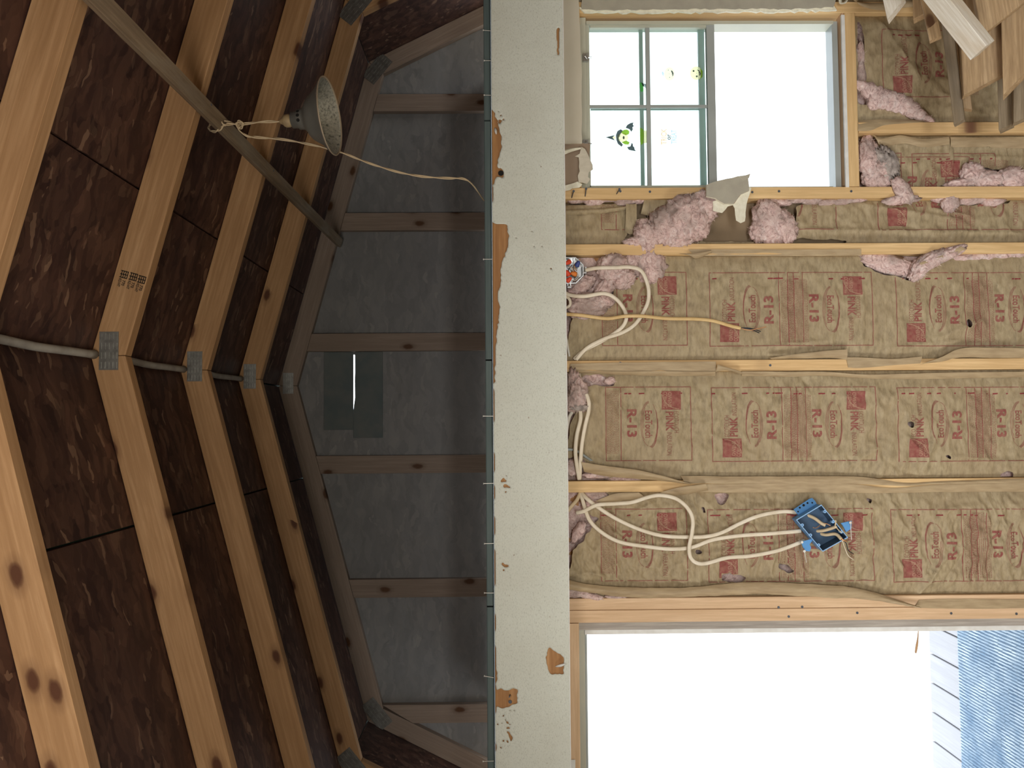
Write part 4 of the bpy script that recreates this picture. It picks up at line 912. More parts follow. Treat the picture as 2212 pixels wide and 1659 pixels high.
# stapled flanges: loose paper strips over the studs
ribbon('flange', [(1487, 539), (1600, 538.5), (1730, 539), (1860, 538)], [(1500, 553), (1600, 553), (1730, 553), (1860, 552)], 108.34, 108.6, M['flange'], A.t, bow=.03)
ribbon('flange', [(1466, 548), (1500, 547), (1536, 541)], [(1490, 552), (1505, 558), (1538, 546)], 108.0, 108.3, M['flange'], A.t, bow=.2)
ribbon('flange', [(1232, 786), (1300, 784), (1440, 782), (1546, 781)], [(1228, 803), (1300, 803), (1440, 803), (1548, 803)], 108.3, 108.5, M['flange'], B.t, bow=.06)
ribbon('loose_flap', [(1550, 787), (1565, 792), (1600, 802)], [(1546, 803), (1570, 801), (1602, 808)], 107.6, 107.9, M['flange'], B.t, bow=.2)
ribbon('flange', [(1660, 773), (1720, 765), (1790, 757), (1830, 755)], [(1666, 776), (1720, 775), (1790, 773), (1829, 777)], 107.9, 108.3, M['flange'], A.t, bow=.2)
ribbon('flange', [(1828, 772), (1860, 772), (1930, 775), (1992, 770)], [(1832, 794), (1860, 795), (1930, 789), (1988, 785)], 108.3, 108.38, M['flange'], A.t, bow=.05)
ribbon('flange', [(1985, 788), (2030, 773), (2075, 753), (2140, 751), (2215, 752)], [(1992, 786), (2035, 781), (2075, 772), (2140, 773), (2215, 773)], 107.8, 108.3, M['flange'], A.t, bow=.15)
ribbon('flange', [(1602, 802), (1700, 803), (1780, 803), (1880, 809), (2040, 805), (2215, 803)], [(1602, 812), (1700, 814), (1780, 812), (1880, 818), (2040, 818), (2215, 815)], 108.25, 108.7, M['flange'], B.t, bow=.12)
ribbon('flange', [(1235, 800), (1300, 802), (1420, 802), (1545, 803)], [(1235, 806), (1300, 808), (1420, 812), (1545, 812)], 108.3, 108.8, M['flange'], B.t, bow=.08)
ribbon('peeled_flap', [(1255, 998), (1320, 1008), (1390, 1018), (1490, 1044)], [(1262, 1020), (1320, 1030), (1400, 1036), (1492, 1046)], 107.3, 108.0, M['flange'], B.t, bow=.35)
ribbon('flange', [(1470, 1028), (1560, 1029), (1700, 1029), (1860, 1030), (1950, 1043), (2030, 1040), (2215, 1033)], [(1480, 1044), (1560, 1045), (1700, 1045), (1860, 1046), (1950, 1050), (2030, 1046), (2215, 1043)], 108.4, 108.3, M['flange'], B.t, bow=.1)
ribbon('flange', [(1502, 1047), (1560, 1046), (1700, 1045), (1838, 1046), (1930, 1055), (2030, 1047), (2215, 1043)], [(1440, 1063), (1560, 1064), (1700, 1064), (1838, 1065), (1930, 1065), (2030, 1063), (2215, 1062)], 108.28, 108.5, M['flange'], D.t, bow=.08)
ribbon('loose_flap', [(1425, 1064), (1470, 1052), (1525, 1046)], [(1440, 1072), (1480, 1068), (1530, 1060)], 107.6, 108.2, M['flange'], D.t, bow=.25)
ribbon('loose_flap', [(1284, 1083), (1330, 1066), (1380, 1064)], [(1310, 1086), (1350, 1082), (1400, 1079)], 108.5, 108.9, M['flange'], D.t, bow=.2)
ribbon('flange', [(1222, 1252), (1290, 1265), (1375, 1269), (1470, 1270), (1560, 1262), (1640, 1257), (1780, 1264), (1850, 1270), (1920, 1290), (1985, 1310)],
       [(1222, 1272), (1290, 1283), (1375, 1291), (1470, 1291), (1560, 1286), (1640, 1283), (1780, 1291), (1850, 1293), (1920, 1302), (1988, 1313)], 107.8, 107.9, M['flange'], D.t, m=7, bow=.45, rough=.09)
ribbon('flange', [(1985, 1296), (2040, 1294), (2120, 1294), (2215, 1295)], [(1975, 1312), (2040, 1315), (2120, 1315), (2215, 1314)], 108.4, 108.36, M['flange'], D.t, bow=.06)
ribbon('flange', [(1855, -5), (1855, 10), (1900, 22), (1960, 16), (2000, 14)], [(1842, -5), (1850, 4), (1900, 6), (1960, 2), (2000, -2)], 108.3, 108.3, M['flange'], H_.t, bow=.2)
ribbon('flange', [(1852, 262), (1890, 258), (1960, 258), (2010, 262)], [(1853, 283), (1880, 282), (1915, 270), (1990, 264)], 108.7, 108.34, M['flange'], H_.t, bow=.12)
ribbon('flange', [(1886, 291), (1905, 299), (1945, 292), (1990, 300), (2050, 296)], [(1898, 312), (1915, 316), (1955, 310), (1995, 318), (2050, 312)], 109.0, 109.3, M['flange'], G.t, bow=.2)
ribbon('flange', [(2053, 296), (2120, 297), (2215, 296)], [(2053, 318), (2120, 318), (2215, 321)], 109.2, 109.4, M['flange'], G.t, bow=.15)
ribbon('loose_flap', [(1985, 568), (2030, 552), (2075, 532)], [(1990, 576), (2035, 562), (2085, 540)], 107.6, 107.9, M['flange'], A.t, bow=.15)

for k, (p, q_) in enumerate((([(1392, 428), (1425, 426), (1462, 431)], [(1384, 462), (1420, 468), (1446, 462)]), ([(1352, 440), (1364, 441), (1375, 440)], [(1350, 500), (1362, 506), (1374, 498)]), ([(1376, 474), (1390, 470), (1404, 471)], [(1374, 500), (1388, 492), (1400, 482)]), ([(1222, 452), (1290, 450), (1362, 444)], [(1222, 464), (1290, 462), (1360, 452)]))):
    ribbon('folded_scrap', p, q_, 109.2 + .1 * k, 109.6, M['kraft'], E_.t, bow=.3, seed=20 + k)
# pink wool
fluff('torn_wool', [(1395, 510, 108.9, 1.7, .9, 1.2, .2), (1440, 488, 108.4, 2.0, 1.2, 1.7, .5), (1483, 472, 107.8, 2.5, 1.5, 2.2, .5), (1514, 450, 107.6, 1.7, 1.0, 1.9, .4), (1465, 512, 108.5, 1.0, .8, 2.0, .1), (1380, 520, 108.6, .5, .5, 1.6, .1)], E_.t, seed=3, hairs=90)
fluff('torn_wool', [(1660, 480, 109.4, 2.7, .9, 1.6, .1), (1690, 490, 109.2, 1.9, .8, 1.4, .4), (1640, 500, 109.4, 1.2, .7, 1.0, 0)], E_.t, seed=5, hairs=70)
fluff('wool_edge', [(1250 + 34 * k, 432 + 3 * math.sin(k * 2.3), 109.7, .35 + .15 * (k % 2), .5, 1.2, .1) for k in range(5)], E_.t, seed=7, hairs=20, sub=3)
fluff('wool_edge', [(1660 + 32 * k, 434 + 3 * math.sin(k * 1.9), 109.6, .32 + .12 * (k % 2), .5, 1.1, .1) for k in range(7)], E_.t, seed=9, hairs=20, sub=3)
fluff('wool_edge', [(1950, 412, 108.3, 1.6, .5, .8, .6), (1945, 432, 108.6, .5, .5, 2.0, .1), (2052, 438, 109.0, 1.0, .5, .9, -.3), (2100, 432, 109.6, .5, .5, 1.6, .1), (2145, 436, 109.6, .45, .5, 1.3, .1), (2030, 430, 109.6, .4, .5, 1.4, -.2)], E_.t, seed=12, hairs=30, sub=3)
fluff('torn_wool', [(1325, 582, 108.6, 1.5, 1.0, 1.7, -.5), (1345, 600, 108.4, 1.2, .9, 1.2, -.5), (1310, 620, 109, .8, .6, 1.6, .8)], A.t, seed=15, hairs=60)
fluff('torn_wool', [(1370, 568, 109.3, 1.4, .6, 2.2, .1), (1405, 575, 109.1, 1.8, .7, 1.6, -.2), (1255, 617, 109.2, .8, .6, 1.6, .5)], A.t, seed=17, hairs=50)
fluff('torn_wool', [(1270, 660, 108.7, 1.3, .8, 2.1, .15), (1290, 652, 108.6, .9, .6, 1.8, .1), (1258, 648, 108.9, .7, .6, .9, .1)], A.t, seed=19, hairs=50)
fluff('torn_wool', [(1925, 572, 109.3, 1.1, .35, 3.6, -.25)], A.t, seed=21, hairs=40, rag=.3)
fluff('torn_wool', [(1985, 580, 108.6, 1.5, .7, .8, -.6), (2010, 563, 108.3, .8, .6, 2.0, .5), (2045, 550, 108.2, .6, .5, 2.2, .4)], A.t, mat='pink', seed=23, hairs=60)
fluff('wool_edge', [(2080 + 30 * k, 557 - 2 * k, 109.4, .4, .4, 1.4, .1) for k in range(5)], A.t, seed=25, hairs=20, sub=3)
fluff('torn_wool', [(1241, 835, 108.5, 1.9, .8, .7, .1), (1248, 850, 108.2, 1.6, 1.0, 1.0, 0), (1238, 868, 108.3, 1.1, .9, 1.0, 0), (1252, 872, 108.2, .9, .7, .8, .2)], B.t, seed=27, hairs=60)
fluff('dusty_tuft', [(1252, 880, 107.6, .35, .4, 1.0, 0)], B.t, mat='dustfibre', seed=28, hairs=60, sub=3)
fluff('wool_edge', [(1318, 822, 109.0, .4, .4, .6, .3), (1235, 1010, 109.2, .9, .5, .7, 0), (1290, 1026, 109.4, .4, .5, 1.6, 0), (1350, 1034, 109.5, .3, .4, 2.0, 0)], B.t, seed=30, hairs=30, sub=3)
fluff('wool_edge', [(1285, 1070, 109.2, .5, .5, 1.3, 0), (1275, 1090, 109.3, .6, .5, 1.0, .5), (1250, 1150, 109.4, 1.2, .5, .6, -.5), (1240, 1290 - 10, 108.8, .5, .5, 1.5, 0), (1275, 1288, 108.8, .35, .4, 1.6, -.2), (1330, 1289, 109, .25, .4, 1.2, 0)], D.t, seed=33, hairs=40, sub=3)
fluff('torn_wool', [(1880, 350, 109.4, 2.4, .8, 1.2, .2), (1870, 325, 109.6, 1.6, .6, .9, -.2), (1895, 385, 109.4, 1.4, .7, 1.6, 0), (1905, 362, 109.1, 1.1, .7, .9, .4)], G.t, seed=35, hairs=60)
fluff('dusty_tuft', [(1914, 352, 108.9, 1.5, .5, .9, .4)], G.t, mat='dustfibre', seed=36, hairs=60, sub=4, rag=.8)
fluff('torn_wool', [(2100, 375, 109.2, 1.2, .7, 1.2, .3), (2130, 388, 109.2, .9, .7, 2.0, 0), (2185, 385, 109.2, 1.2, .7, 1.6, 0), (2080, 396, 109.4, .5, .6, 2.0, .1)], G.t, seed=37, hairs=60)
fluff('wool_rope', [(1862 + 15.5 * k, [186, 196, 212, 214, 218, 222, 228, 238, 248, 258][k], 109.0, [.6, 1.0, 1.5, 1.3, 1.2, 1.2, 1.1, 1.0, .7, .5][k], .6, 1.0, -.5) for k in range(10)], H_.t, seed=39, hairs=16, sub=3, rag=.25)
fluff('wool_edge', [(1858, 120, 109.4, 1.6, .5, .4, 0), (1860, 165, 109.4, 1.8, .5, .5, 0)], H_.t, seed=41, hairs=30, sub=3)

# bare wood behind the torn top of the bays
for nm, lab, r in (('blocking', 'brown wood blocking behind the round metal junction box', (1224, 1300, 556, 616)), ('blocking', 'rough brown blocking above the crumpled batt beside the doorway', (1215, 1262, 1068, 1200))):
    a = at(r[0], r[2], 110.1); c = at(r[1], r[3], 110.1)
    board(nm, (c[0] + .1, 110.6, (a[2] + c[2]) / 2), (a[0] - .1, 110.6, (a[2] + c[2]) / 2), (0, 0, 1), a[2] - c[2], .9, M['rawbeam'], wb)

# ------------------------------------------------------------------ drywall remnants round the window
def dry(name, label, pts, Y, thk, mats, parent=None, j=1.6, seed=1, bend=None):
    o = slab(name, jag(pts, j, 9, seed), Y, thk, [M[q] for q in mats], parent, bend)
    if parent is None: tag(o, label, 'drywall')
    return o
dry('drywall_strip', 'beige drywall strip along the window head under the white beam', [(1205, -20), (1250, -20), (1251, 25), (1256, 140), (1257, 310), (1205, 312)], 107.9, .5, ['drywall', 'gypsum'], seed=2, j=.8)
dry('drywall_strip', 'grey beige drywall strip with a torn white edge at the right side of the window', [(1257, -40), (1815, -40), (1800, 16), (1700, 20), (1560, 19), (1430, 21), (1300, 22), (1257, 20)], 107.9, .5, ['drywallgrey', 'gypsum'], seed=3)
dry('torn_edge', 'ragged white gypsum edge of the drywall beside the window', [(1250, 15), (1300, 20), (1420, 19), (1520, 18), (1640, 17), (1760, 15), (1800, 10), (1808, 22), (1700, 25), (1560, 26), (1400, 27), (1262, 27)], 108.15, .3, ['gypsum', 'gypsum'], seed=5, j=2.2)
dry('drywall_scrap', 'brown patch of bare drywall paper left of the window latch', [(1205, 309), (1275, 310), (1272, 350), (1255, 395), (1240, 400), (1205, 406)], 108.1, .4, ['brownpaper', 'gypsum'], seed=6, j=1)
dry('torn_paper', 'pale torn paper hanging over the upper corner of the window pane', [(1256, 317), (1264, 322), (1274, 343), (1280, 356), (1281, 366), (1272, 372), (1270, 382), (1275, 387), (1268, 397), (1250, 394), (1248, 380), (1252, 370), (1250, 340), (1242, 338), (1252, 332)], 107.5, .05, ['tornpaper', 'gypsum'], seed=8, j=1.2, bend=lambda x, y: -.4 * math.sin((y - 317) / 80 * 3) * (x - 1245) / 30)
dry('torn_paper', 'white torn paper scrap at the end of the window stud by the beam', [(1212, 403), (1238, 396), (1248, 392), (1258, 398), (1252, 405), (1236, 407), (1230, 411), (1212, 413)], 107.9, .05, ['gypsum', 'gypsum'], seed=9)
ribbon('curled_strip', [(1215, 325), (1235, 320), (1254, 318.5)], [(1215, 336), (1235, 328), (1255, 322)], 107.2, 107.2, M['gypsum'], None, bow=.3)
tag(bpy.data.objects['curled_strip'], 'cream curled paper strip sticking out from the white beam', 'paper')
ds = thing('hanging_drywall_scrap', at(1570, 420, 107.2), 'grey drywall scrap with torn white edge hanging over the window stud', 'drywall')
dry('board_piece', None, [(1526, 399), (1548, 391), (1570, 386), (1592, 381), (1606, 379), (1616, 384), (1618, 400), (1618, 412), (1600, 420), (1585, 440), (1565, 440), (1545, 428), (1526, 424)], 105.7, .45, ['drywallgrey', 'gypsum'], ds, seed=11, j=.9)
dry('board_piece', None, [(1597, 381), (1612, 378), (1621, 375), (1618, 384), (1606, 389)], 105.65, .3, ['drywallgrey', 'gypsum'], ds, seed=12, j=.5)
dry('torn_paper', None, [(1619, 404), (1623, 406), (1613, 440), (1609, 478), (1600, 482), (1590, 476), (1587, 450), (1583, 443), (1572, 446), (1560, 460), (1540, 455), (1540, 435), (1560, 430), (1566, 440), (1586, 440), (1600, 421)], 106.2, .06, ['gypsum', 'gypsum'], ds, seed=13, j=.9)
q = at(1565, 445, 108.0)
gp = thing('gable_backer', at(1600, 480, 111), None); bpy.data.objects.remove(gp)
a = at(1520, 440, 110.8); c = at(1640, 522, 110.8)
M['dirty'] = plain('dusty_brown_backing', (.30, .22, .14), .9, nscale=9, col2=(.22, .16, .10), bst=.5)
box('backing_panel', (24.15, 111.0, -79.5), (30.3, 111.2, -8.5), M['dirty'], wb)

# ------------------------------------------------------------------ wiring
def cable(label, pts, mat='cable', r=.27, flat=.52, name='electrical_cable', n=10):
    P = cat([at(p[0], p[1], p[2]) for p in pts], n); b = MB(); b.tube(P, r, 8, 0, flat=((0, 1, 0), flat))
    return tag(b.build(name, M[mat], None, True), label, 'cable', None)
c1 = cable('long white cable arching out of the round junction box over pink wool', [(1262, 584, 108.4), (1290, 579, 107.6), (1330, 578, 107.2), (1360, 577, 107.0), (1385, 585, 107.1), (1399, 615, 107.2), (1401, 645, 107.3), (1391, 672, 107.3), (1372, 700, 107.3), (1345, 718, 107.5), (1305, 732, 107.8), (1268, 752, 108.2), (1244, 777, 108.6)])
cable('shorter white cable looping below the round junction box', [(1212, 626, 108.2), (1230, 637, 107.8), (1262, 640, 107.4), (1305, 634, 107.2), (1332, 647, 107.3), (1350, 672, 107.4), (1352, 692, 107.2), (1338, 712, 107.6), (1300, 737, 108.0), (1262, 757, 108.4), (1240, 776, 108.8)])
y_ = cable('yellowed old cable with a frayed end running down the middle of the bay', [(1212, 678, 107.4), (1255, 681, 107.0), (1310, 688, 106.8), (1350, 683, 106.6), (1390, 683, 106.6), (1440, 688, 106.7), (1500, 689, 106.9), (1540, 693, 107.0), (1575, 703, 107.2), (1600, 709, 107.3)], 'cableyellow', .24, .5)
for i, (e, mt) in enumerate((((1643, 716, 107.3), 'blackwire'), ((1640, 719, 107.2), 'blackwire'), ((1655, 706, 106.9), 'copper'))):
    b = MB(); b.tube(cat([at(1598, 708.5, 107.3), at(1620, 709 + 2 * i, 107.0), at(*e)], 6), .07, 6); b.build('bare_wire', M[mt], y_)
cable('small white cable loop at the beam edge below the junction box', [(1212, 636, 108.2), (1228, 644, 107.9), (1232, 655, 107.9), (1227, 663, 108.0), (1212, 668, 108.2)], r=.2)
cable('thin white cable down the beam edge beside the wool tuft', [(1222, 680, 108.6), (1221, 710, 108.5), (1226, 745, 108.6), (1230, 770, 108.9)], 'cablegrey', .15)
cable('right hand white cable of the pair passing the pink wool clump', [(1250, 806, 109.0), (1256, 832, 108.2), (1270, 860, 107.5), (1272, 885, 107.4), (1264, 920, 107.5), (1257, 960, 107.6), (1254, 1000, 107.8), (1252, 1036, 108.9)])
cable('left hand white cable of the pair below the pink wool clump', [(1253, 880, 107.8), (1254, 905, 107.5), (1246, 940, 107.4), (1243, 975, 107.5), (1246, 1005, 107.7), (1251, 1036, 108.9)])
cable('short white cable end curving towards the beam under the wool clump', [(1240, 886, 108.0), (1230, 900, 107.8), (1225, 925, 107.8), (1221, 955, 108.0)], 'cablegrey', .22)
cable('dark grey cable crossing behind the pair of white cables', [(1212, 971, 108.5), (1240, 972, 108.3), (1258, 982, 108.5), (1285, 1000, 109.2)], 'vinylgrey', .18)
cable('upper white cable running from the stud hole to the blue switch box', [(1256, 1064, 109.0), (1270, 1079, 108.0), (1292, 1096, 107.6), (1330, 1120, 107.2), (1380, 1143, 107.1), (1430, 1157, 107.0), (1480, 1160, 106.9), (1525, 1159, 107.0), (1560, 1150, 107.1), (1600, 1130, 107.2), (1640, 1114, 107.2), (1690, 1105, 107.5), (1722, 1107, 107.9)])
cable('middle white cable sagging from the stud hole to the blue switch box', [(1254, 1064, 109.0), (1262, 1092, 108.2), (1274, 1124, 107.6), (1300, 1150, 107.2), (1340, 1171, 107.0), (1400, 1181, 106.9), (1450, 1186, 106.8), (1495, 1182, 107.0), (1540, 1166, 107.1), (1600, 1157, 107.1), (1660, 1153, 107.3), (1730, 1147, 107.6)])
cable('lowest white cable making a tight bend before the blue switch box', [(1245, 1108, 108.4), (1262, 1104, 107.8), (1290, 1091, 107.2), (1330, 1088, 106.8), (1365, 1085, 106.6), (1400, 1074, 106.4), (1427, 1070, 106.4), (1460, 1077, 106.3), (1484, 1096, 106.2), (1496, 1120, 106.2), (1495, 1150, 106.2), (1489, 1180, 106.2), (1491, 1202, 106.3), (1503, 1215, 106.4), (1525, 1217, 106.6), (1570, 1205, 106.9), (1620, 1201, 107.1), (1670, 1192, 107.3), (1702, 1182, 107.5), (1738, 1168, 107.7)])
cable('short brown stained cable stub leaving the stud beside the beam', [(1254, 1064, 109.0), (1246, 1080, 108.6), (1234, 1094, 108.4), (1226, 1104, 108.6)], 'cord', .26)

jb = thing('junction_box', at(1232, 584, 109.9), 'round metal junction box full of wire nuts, half hidden by the beam', 'junction box')
c0 = at(1232, 584, 108.0); b = MB(); oct_ = [(1.95 * math.cos(math.pi / 8 + k * math.pi / 4), 1.95 * math.sin(math.pi / 8 + k * math.pi / 4)) for k in range(8)]
def ringv(sc, y): return [(c0[0] + a_ * sc, y, c0[2] + b__ * sc) for a_, b__ in oct_]
v = ringv(1, 108.0) + ringv(1, 109.5) + ringv(.93, 108.0) + ringv(.93, 109.4); f = []
for k in range(8):
    n_ = (k + 1) % 8; f += [(k, n_, 8 + n_, 8 + k), (16 + k, 24 + k, 24 + n_, 16 + n_), (k, 16 + k, 16 + n_, n_)]
f += [tuple(range(24, 32)), tuple(range(15, 7, -1))]; b.add(v, f); b.build('box_body', M['steel'], jb)
for px, py, mt, ang in ((1227, 567, 'rednut', 2.2), (1239, 591, 'orangenut', 1.4), (1229, 604, 'rednut', -.9), (1226, 590, 'rednut', .6), (1248, 570, 'bluenut', -.5)):
    q = at(px, py, 107.9); ax = np.array([math.cos(ang), -.5, math.sin(ang)]); b = MB(); b.lathe([(-.35, .0), (-.35, .34), (-.2, .36), (.2, .26), (.42, .16), (.45, 0)], q, ax, 12); b.build('wire_nut', M[mt], jb, True)
for k, (pts, mt) in enumerate(([[(1243, 600), (1246, 592), (1240, 584), (1236, 578)], 'copper'], [[(1228, 575), (1236, 580), (1238, 588)], 'cable'], [[(1222, 596), (1232, 592), (1228, 584), (1236, 572)], 'blackwire'], [[(1246, 585), (1240, 574), (1246, 566), (1254, 560)], 'copper'], [[(1235, 606), (1245, 604), (1250, 596), (1246, 588)], 'cablegrey'])):
    b = MB(); b.tube(cat([at(x, y, 108.3 - .3 * (i % 2)) for i, (x, y) in enumerate(pts)], 6), .07, 6); b.build('wire', M[mt], jb, True)
for px, py in ((1262, 585), (1229, 616)):
    q = at(px, py, 108.6); b = MB(); b.box(q - [.45, .4, .25], q + [.45, .4, .25]); b.tube([q + [-.4, -.45, 0], q + [.4, -.45, 0]], .12, 8); b.tube([q + [-.3, -.5, -.2], q + [-.3, -.5, .25]], .13, 8); b.build('cable_clamp', M['steel'], jb)
b = MB(); q = at(1245, 568, 108.9); b.box(q - [.5, .05, .5], q + [.5, .05, .4]); b.build('cover_tab', M['steel'], jb)

bb = thing('switch_box', at(1775, 1140, 109), 'empty blue plastic multi gang switch box dangling from white cables', 'switch box')
Yr = 105.9
k4 = [at(1720, 1123, Yr), at(1774, 1090.5, Yr), at(1831, 1161, Yr), at(1777, 1191, Yr)]
ctr = sum(k4) / 4
def off(p, t, y): return np.array([*(p + (ctr - p) * t)]) + np.array([0, y, 0])
v = [off(p, 0, 0) for p in k4] + [off(p, 0.03, 2.0) for p in k4] + [off(p, .035, 0) for p in k4] + [off(p, .07, 1.85) for p in k4]
f = []; fm = []
for k in range(4):
    n_ = (k + 1) % 4; f += [(k, 4 + k, 4 + n_, n_), (8 + k, 8 + n_, 12 + n_, 12 + k)]; fm += [0, 1]
f += [(4, 7, 6, 5), (12, 13, 14, 15)]; fm += [0, 1]
mesh('box_body', v, f, [M['bluebox'], M['bluedark']], bb, False, fm)
f = [(k, (k + 1) % 4, 4 + (k + 1) % 4, 4 + k) for k in range(4)]
v = [off(p, -.012, -.06) for p in k4] + [off(p, .03, -.06) for p in k4]; v += [q + [0, .12, 0] for q in v]
f2 = []
for k in range(4):
    n_ = (k + 1) % 4; f2 += [(k, n_, 4 + n_, 4 + k), (8 + k, 12 + k, 12 + n_, 8 + n_), (k, 8 + k, 8 + n_, n_), (4 + k, 4 + n_, 12 + n_, 12 + k)]
mesh('rim', v, f2, M['bluerim'], bb)
zb = lambda x, y: (1680 + x * .1145, 1050 + y * .1145)
for x, y in ((465, 735), (620, 925), (775, 1112), (890, 482), (1045, 675), (1203, 865)):
    q = at(*zb(x, y), Yr - .02); b = MB(); n_ = 12
    for r0, r1 in ((.08, .2),):
        vs = [q + np.array([r * math.cos(a), yy, r * math.sin(a)]) for yy in (0, .6) for r in (r0, r1) for a in [2 * math.pi * i / n_ for i in range(n_)]]
        ff = []
        for i in range(n_):
            j = (i + 1) % n_; ff += [(i, j, n_ + j, n_ + i), (n_ + i, n_ + j, 3 * n_ + j, 3 * n_ + i), (i, 2 * n_ + i, 2 * n_ + j, j)]
        b.add(vs, ff)
    b.build('screw_boss', M['bluerim'], bb)
tabp = [zb(*p) for p in ((300, 440), (600, 240), (650, 225), (700, 275), (735, 330), (400, 565))]
n_ = len(tabp); fv = [at(p[0], p[1], 107.6) for p in tabp]; tb = mesh('bracket_plate', fv + [p + np.array([0, .18, 0]) for p in fv], [tuple(range(n_)), tuple(range(2 * n_ - 1, n_ - 1, -1))] + [(i, (i + 1) % n_, (i + 1) % n_ + n_, i + n_) for i in range(n_)], M['bluebox'], bb)
for x, y, r in ((385, 482, .11), (418, 408, .13), (490, 362, .17), (563, 320, .13), (652, 315, .11)):
    b = MB(); b.lathe([(0, 0), (0, r), (.04, r), (.04, 0)], at(*zb(x, y), 107.57), (0, 1, 0), 10); b.build('nail_hole', M['hole'], tb)
for pts in ([(1190, 700), (1395, 655), (1392, 800), (1290, 870), (1250, 780), (1220, 735)], [(440, 1050), (630, 1000), (660, 1020), (600, 1100), (632, 1160), (605, 1232), (530, 1225), (480, 1160)]):
    P = [zb(*p) for p in pts]; n_ = len(P); fv = [at(p[0], p[1], 106.6) for p in P]; e_ = mesh('mounting_ear', fv + [p + np.array([0, .16, 0]) for p in fv], [tuple(range(n_)), tuple(range(2 * n_ - 1, n_ - 1, -1))] + [(i, (i + 1) % n_, (i + 1) % n_ + n_, i + n_) for i in range(n_)], M['bluebox'], bb)
for x0, y0, x1, y1 in ((1372, 690, 1390, 1010), (460, 1060, 400, 1010), (505, 1230, 540, 1440)):
    b = MB(); b.tube([at(*zb(x0, y0), 106.3), at(*zb(x1, y1), 107.2)], .06, 6); b.lathe([(0, 0), (0, .17), (.08, .17), (.08, 0)], at(*zb(x0, y0), 106.2), (0, 1, 0), 10); b.build('mounting_screw', M['nail'], bb)
for pts, mt, r in (([(550, 540, 108.0), (700, 610, 107.4), (820, 700, 107.0), (900, 740, 106.8)], 'cord', .24), ([(680, 850, 108.2), (850, 840, 107.3), (1000, 800, 106.6), (1110, 760, 106.0)], 'cord', .22), ([(760, 880, 108.2), (900, 920, 107.4), (1090, 905, 106.5), (1200, 1000, 105.8)], 'cord', .22),
                   ([(820, 690, 107), (920, 710, 106.7), (1000, 748, 106.5)], 'copper', .06), ([(800, 740, 107), (720, 790, 106.8), (660, 780, 106.7)], 'copper', .05), ([(1080, 770, 106.2), (1095, 660, 105.8), (1075, 650, 105.9)], 'cord', .1), ([(1110, 790, 106), (1180, 860, 105.8), (1210, 870, 105.8)], 'cord', .07),
                   ([(1200, 1000, 105.8), (1290, 1080, 105.8), (1330, 1210, 106.3), (1425, 1275, 107.5)], 'blackwire', .06), ([(1210, 1010, 105.8), (1260, 1150, 106.2), (1330, 1310, 107), (1430, 1390, 107.8)], 'cable', .06), ([(1190, 985, 105.8), (1240, 1020, 105.7), (1300, 1040, 105.8)], 'copper', .12)):
    b = MB(); b.tube(cat([at(*zb(x, y), Y) for x, y, Y in pts], 6), r, 7); b.build('wire', M[mt], bb, True)

# nails on the studs
for i, (px, py) in enumerate(((1404, 414), (1625, 415), (1683, 413), (1839, 413), (1340, 413), (1664, 789), (1340, 784), (1682, 1312), (1733, 1311), (1852, 1324), (1704, 1332), (2055, 1325), (2196, 1326))):
    b = MB(); b.lathe([(0, 0), (0, .17), (.05, .17), (.05, 0)], at(px, py, Yw - .05), (0, 1, 0), 10); b.build('nail_head', M['darknail'], wb)
for px, py, dx, dy in ((1239, 413, -4, 14), (1266, 408, -2, 16), (1338, 409, -6, 10)):
    b = MB(); b.tube([at(px + dx, py + dy, Yw), at(px, py, Yw - 1.2)], .07, 6); b.lathe([(0, 0), (0, .17), (.06, .17), (.06, 0)], at(px, py, Yw - 1.2), (0, -1, 0), 8); b.build('bent_nail', M['darknail'], wb)

# ------------------------------------------------------------------ clamp lamp hanging from the lath
Yl_ = 92.0
lp = thing('work_lamp', at(722, 250, Yl_), 'dented grey metal reflector work lamp hanging by its cord', 'lamp')
pa = np.array(at(612, 262, Yl_ + .3)); pb_ = np.array(at(722, 250, Yl_ - .35)); ax = (pb_ - pa) / np.linalg.norm(pb_ - pa); LL = np.linalg.norm(pb_ - pa)
prof = [(1.2, .7), (1.25, .95), (2.1, 1.0), (2.15, 1.16), (2.75, 1.2), (3.05, 1.38), (3.35, 1.75), (3.65, 2.2), (4.0, 2.55), (4.5, 2.9), (5.1, 3.3), (5.6, 3.7), (6.0, 4.1), (6.3, 4.35)]
sc_ = LL / 7.0
b = MB(); b.lathe([(h * sc_ , r * .98) for h, r in prof], pa, ax, 40)
v = np.array(b.v); 
for i in range(len(v)):       # dents
    q = Vector(((v[i] - pa) * .33).tolist()); v[i] = v[i] + (v[i] - (pa + ax * ((v[i] - pa) @ ax))) * .05 * mnoise.noise(q * 1.7)
b.v = [tuple(p) for p in v]
o = b.build('reflector', M['lamp'], lp, True); 
b = MB(); b.lathe([(h * sc_ + .03, r * .98 - .06) for h, r in prof], pa, ax, 40); b.build('reflector_lining', M['reflector'], lp, True)
b = MB(); b.lathe([(6.2 * sc_, 4.22), (6.3 * sc_, 4.38), (6.42 * sc_, 4.44), (6.5 * sc_, 4.36), (6.42 * sc_, 4.26), (6.3 * sc_, 4.22)], pa, ax, 40); b.build('rim_bead', M['rim'], lp, True)
b = MB(); b.lathe([(-.5, 0), (-.5, .15), (-.3, .3), (-.05, .42), (.1, .62), (.3, .74), (.75, .76), (.85, .66), (1.2, .68), (1.3, .78), (1.9, .8), (1.9, 0)], pa, ax, 20); b.build('socket', M['socket'], lp, True)
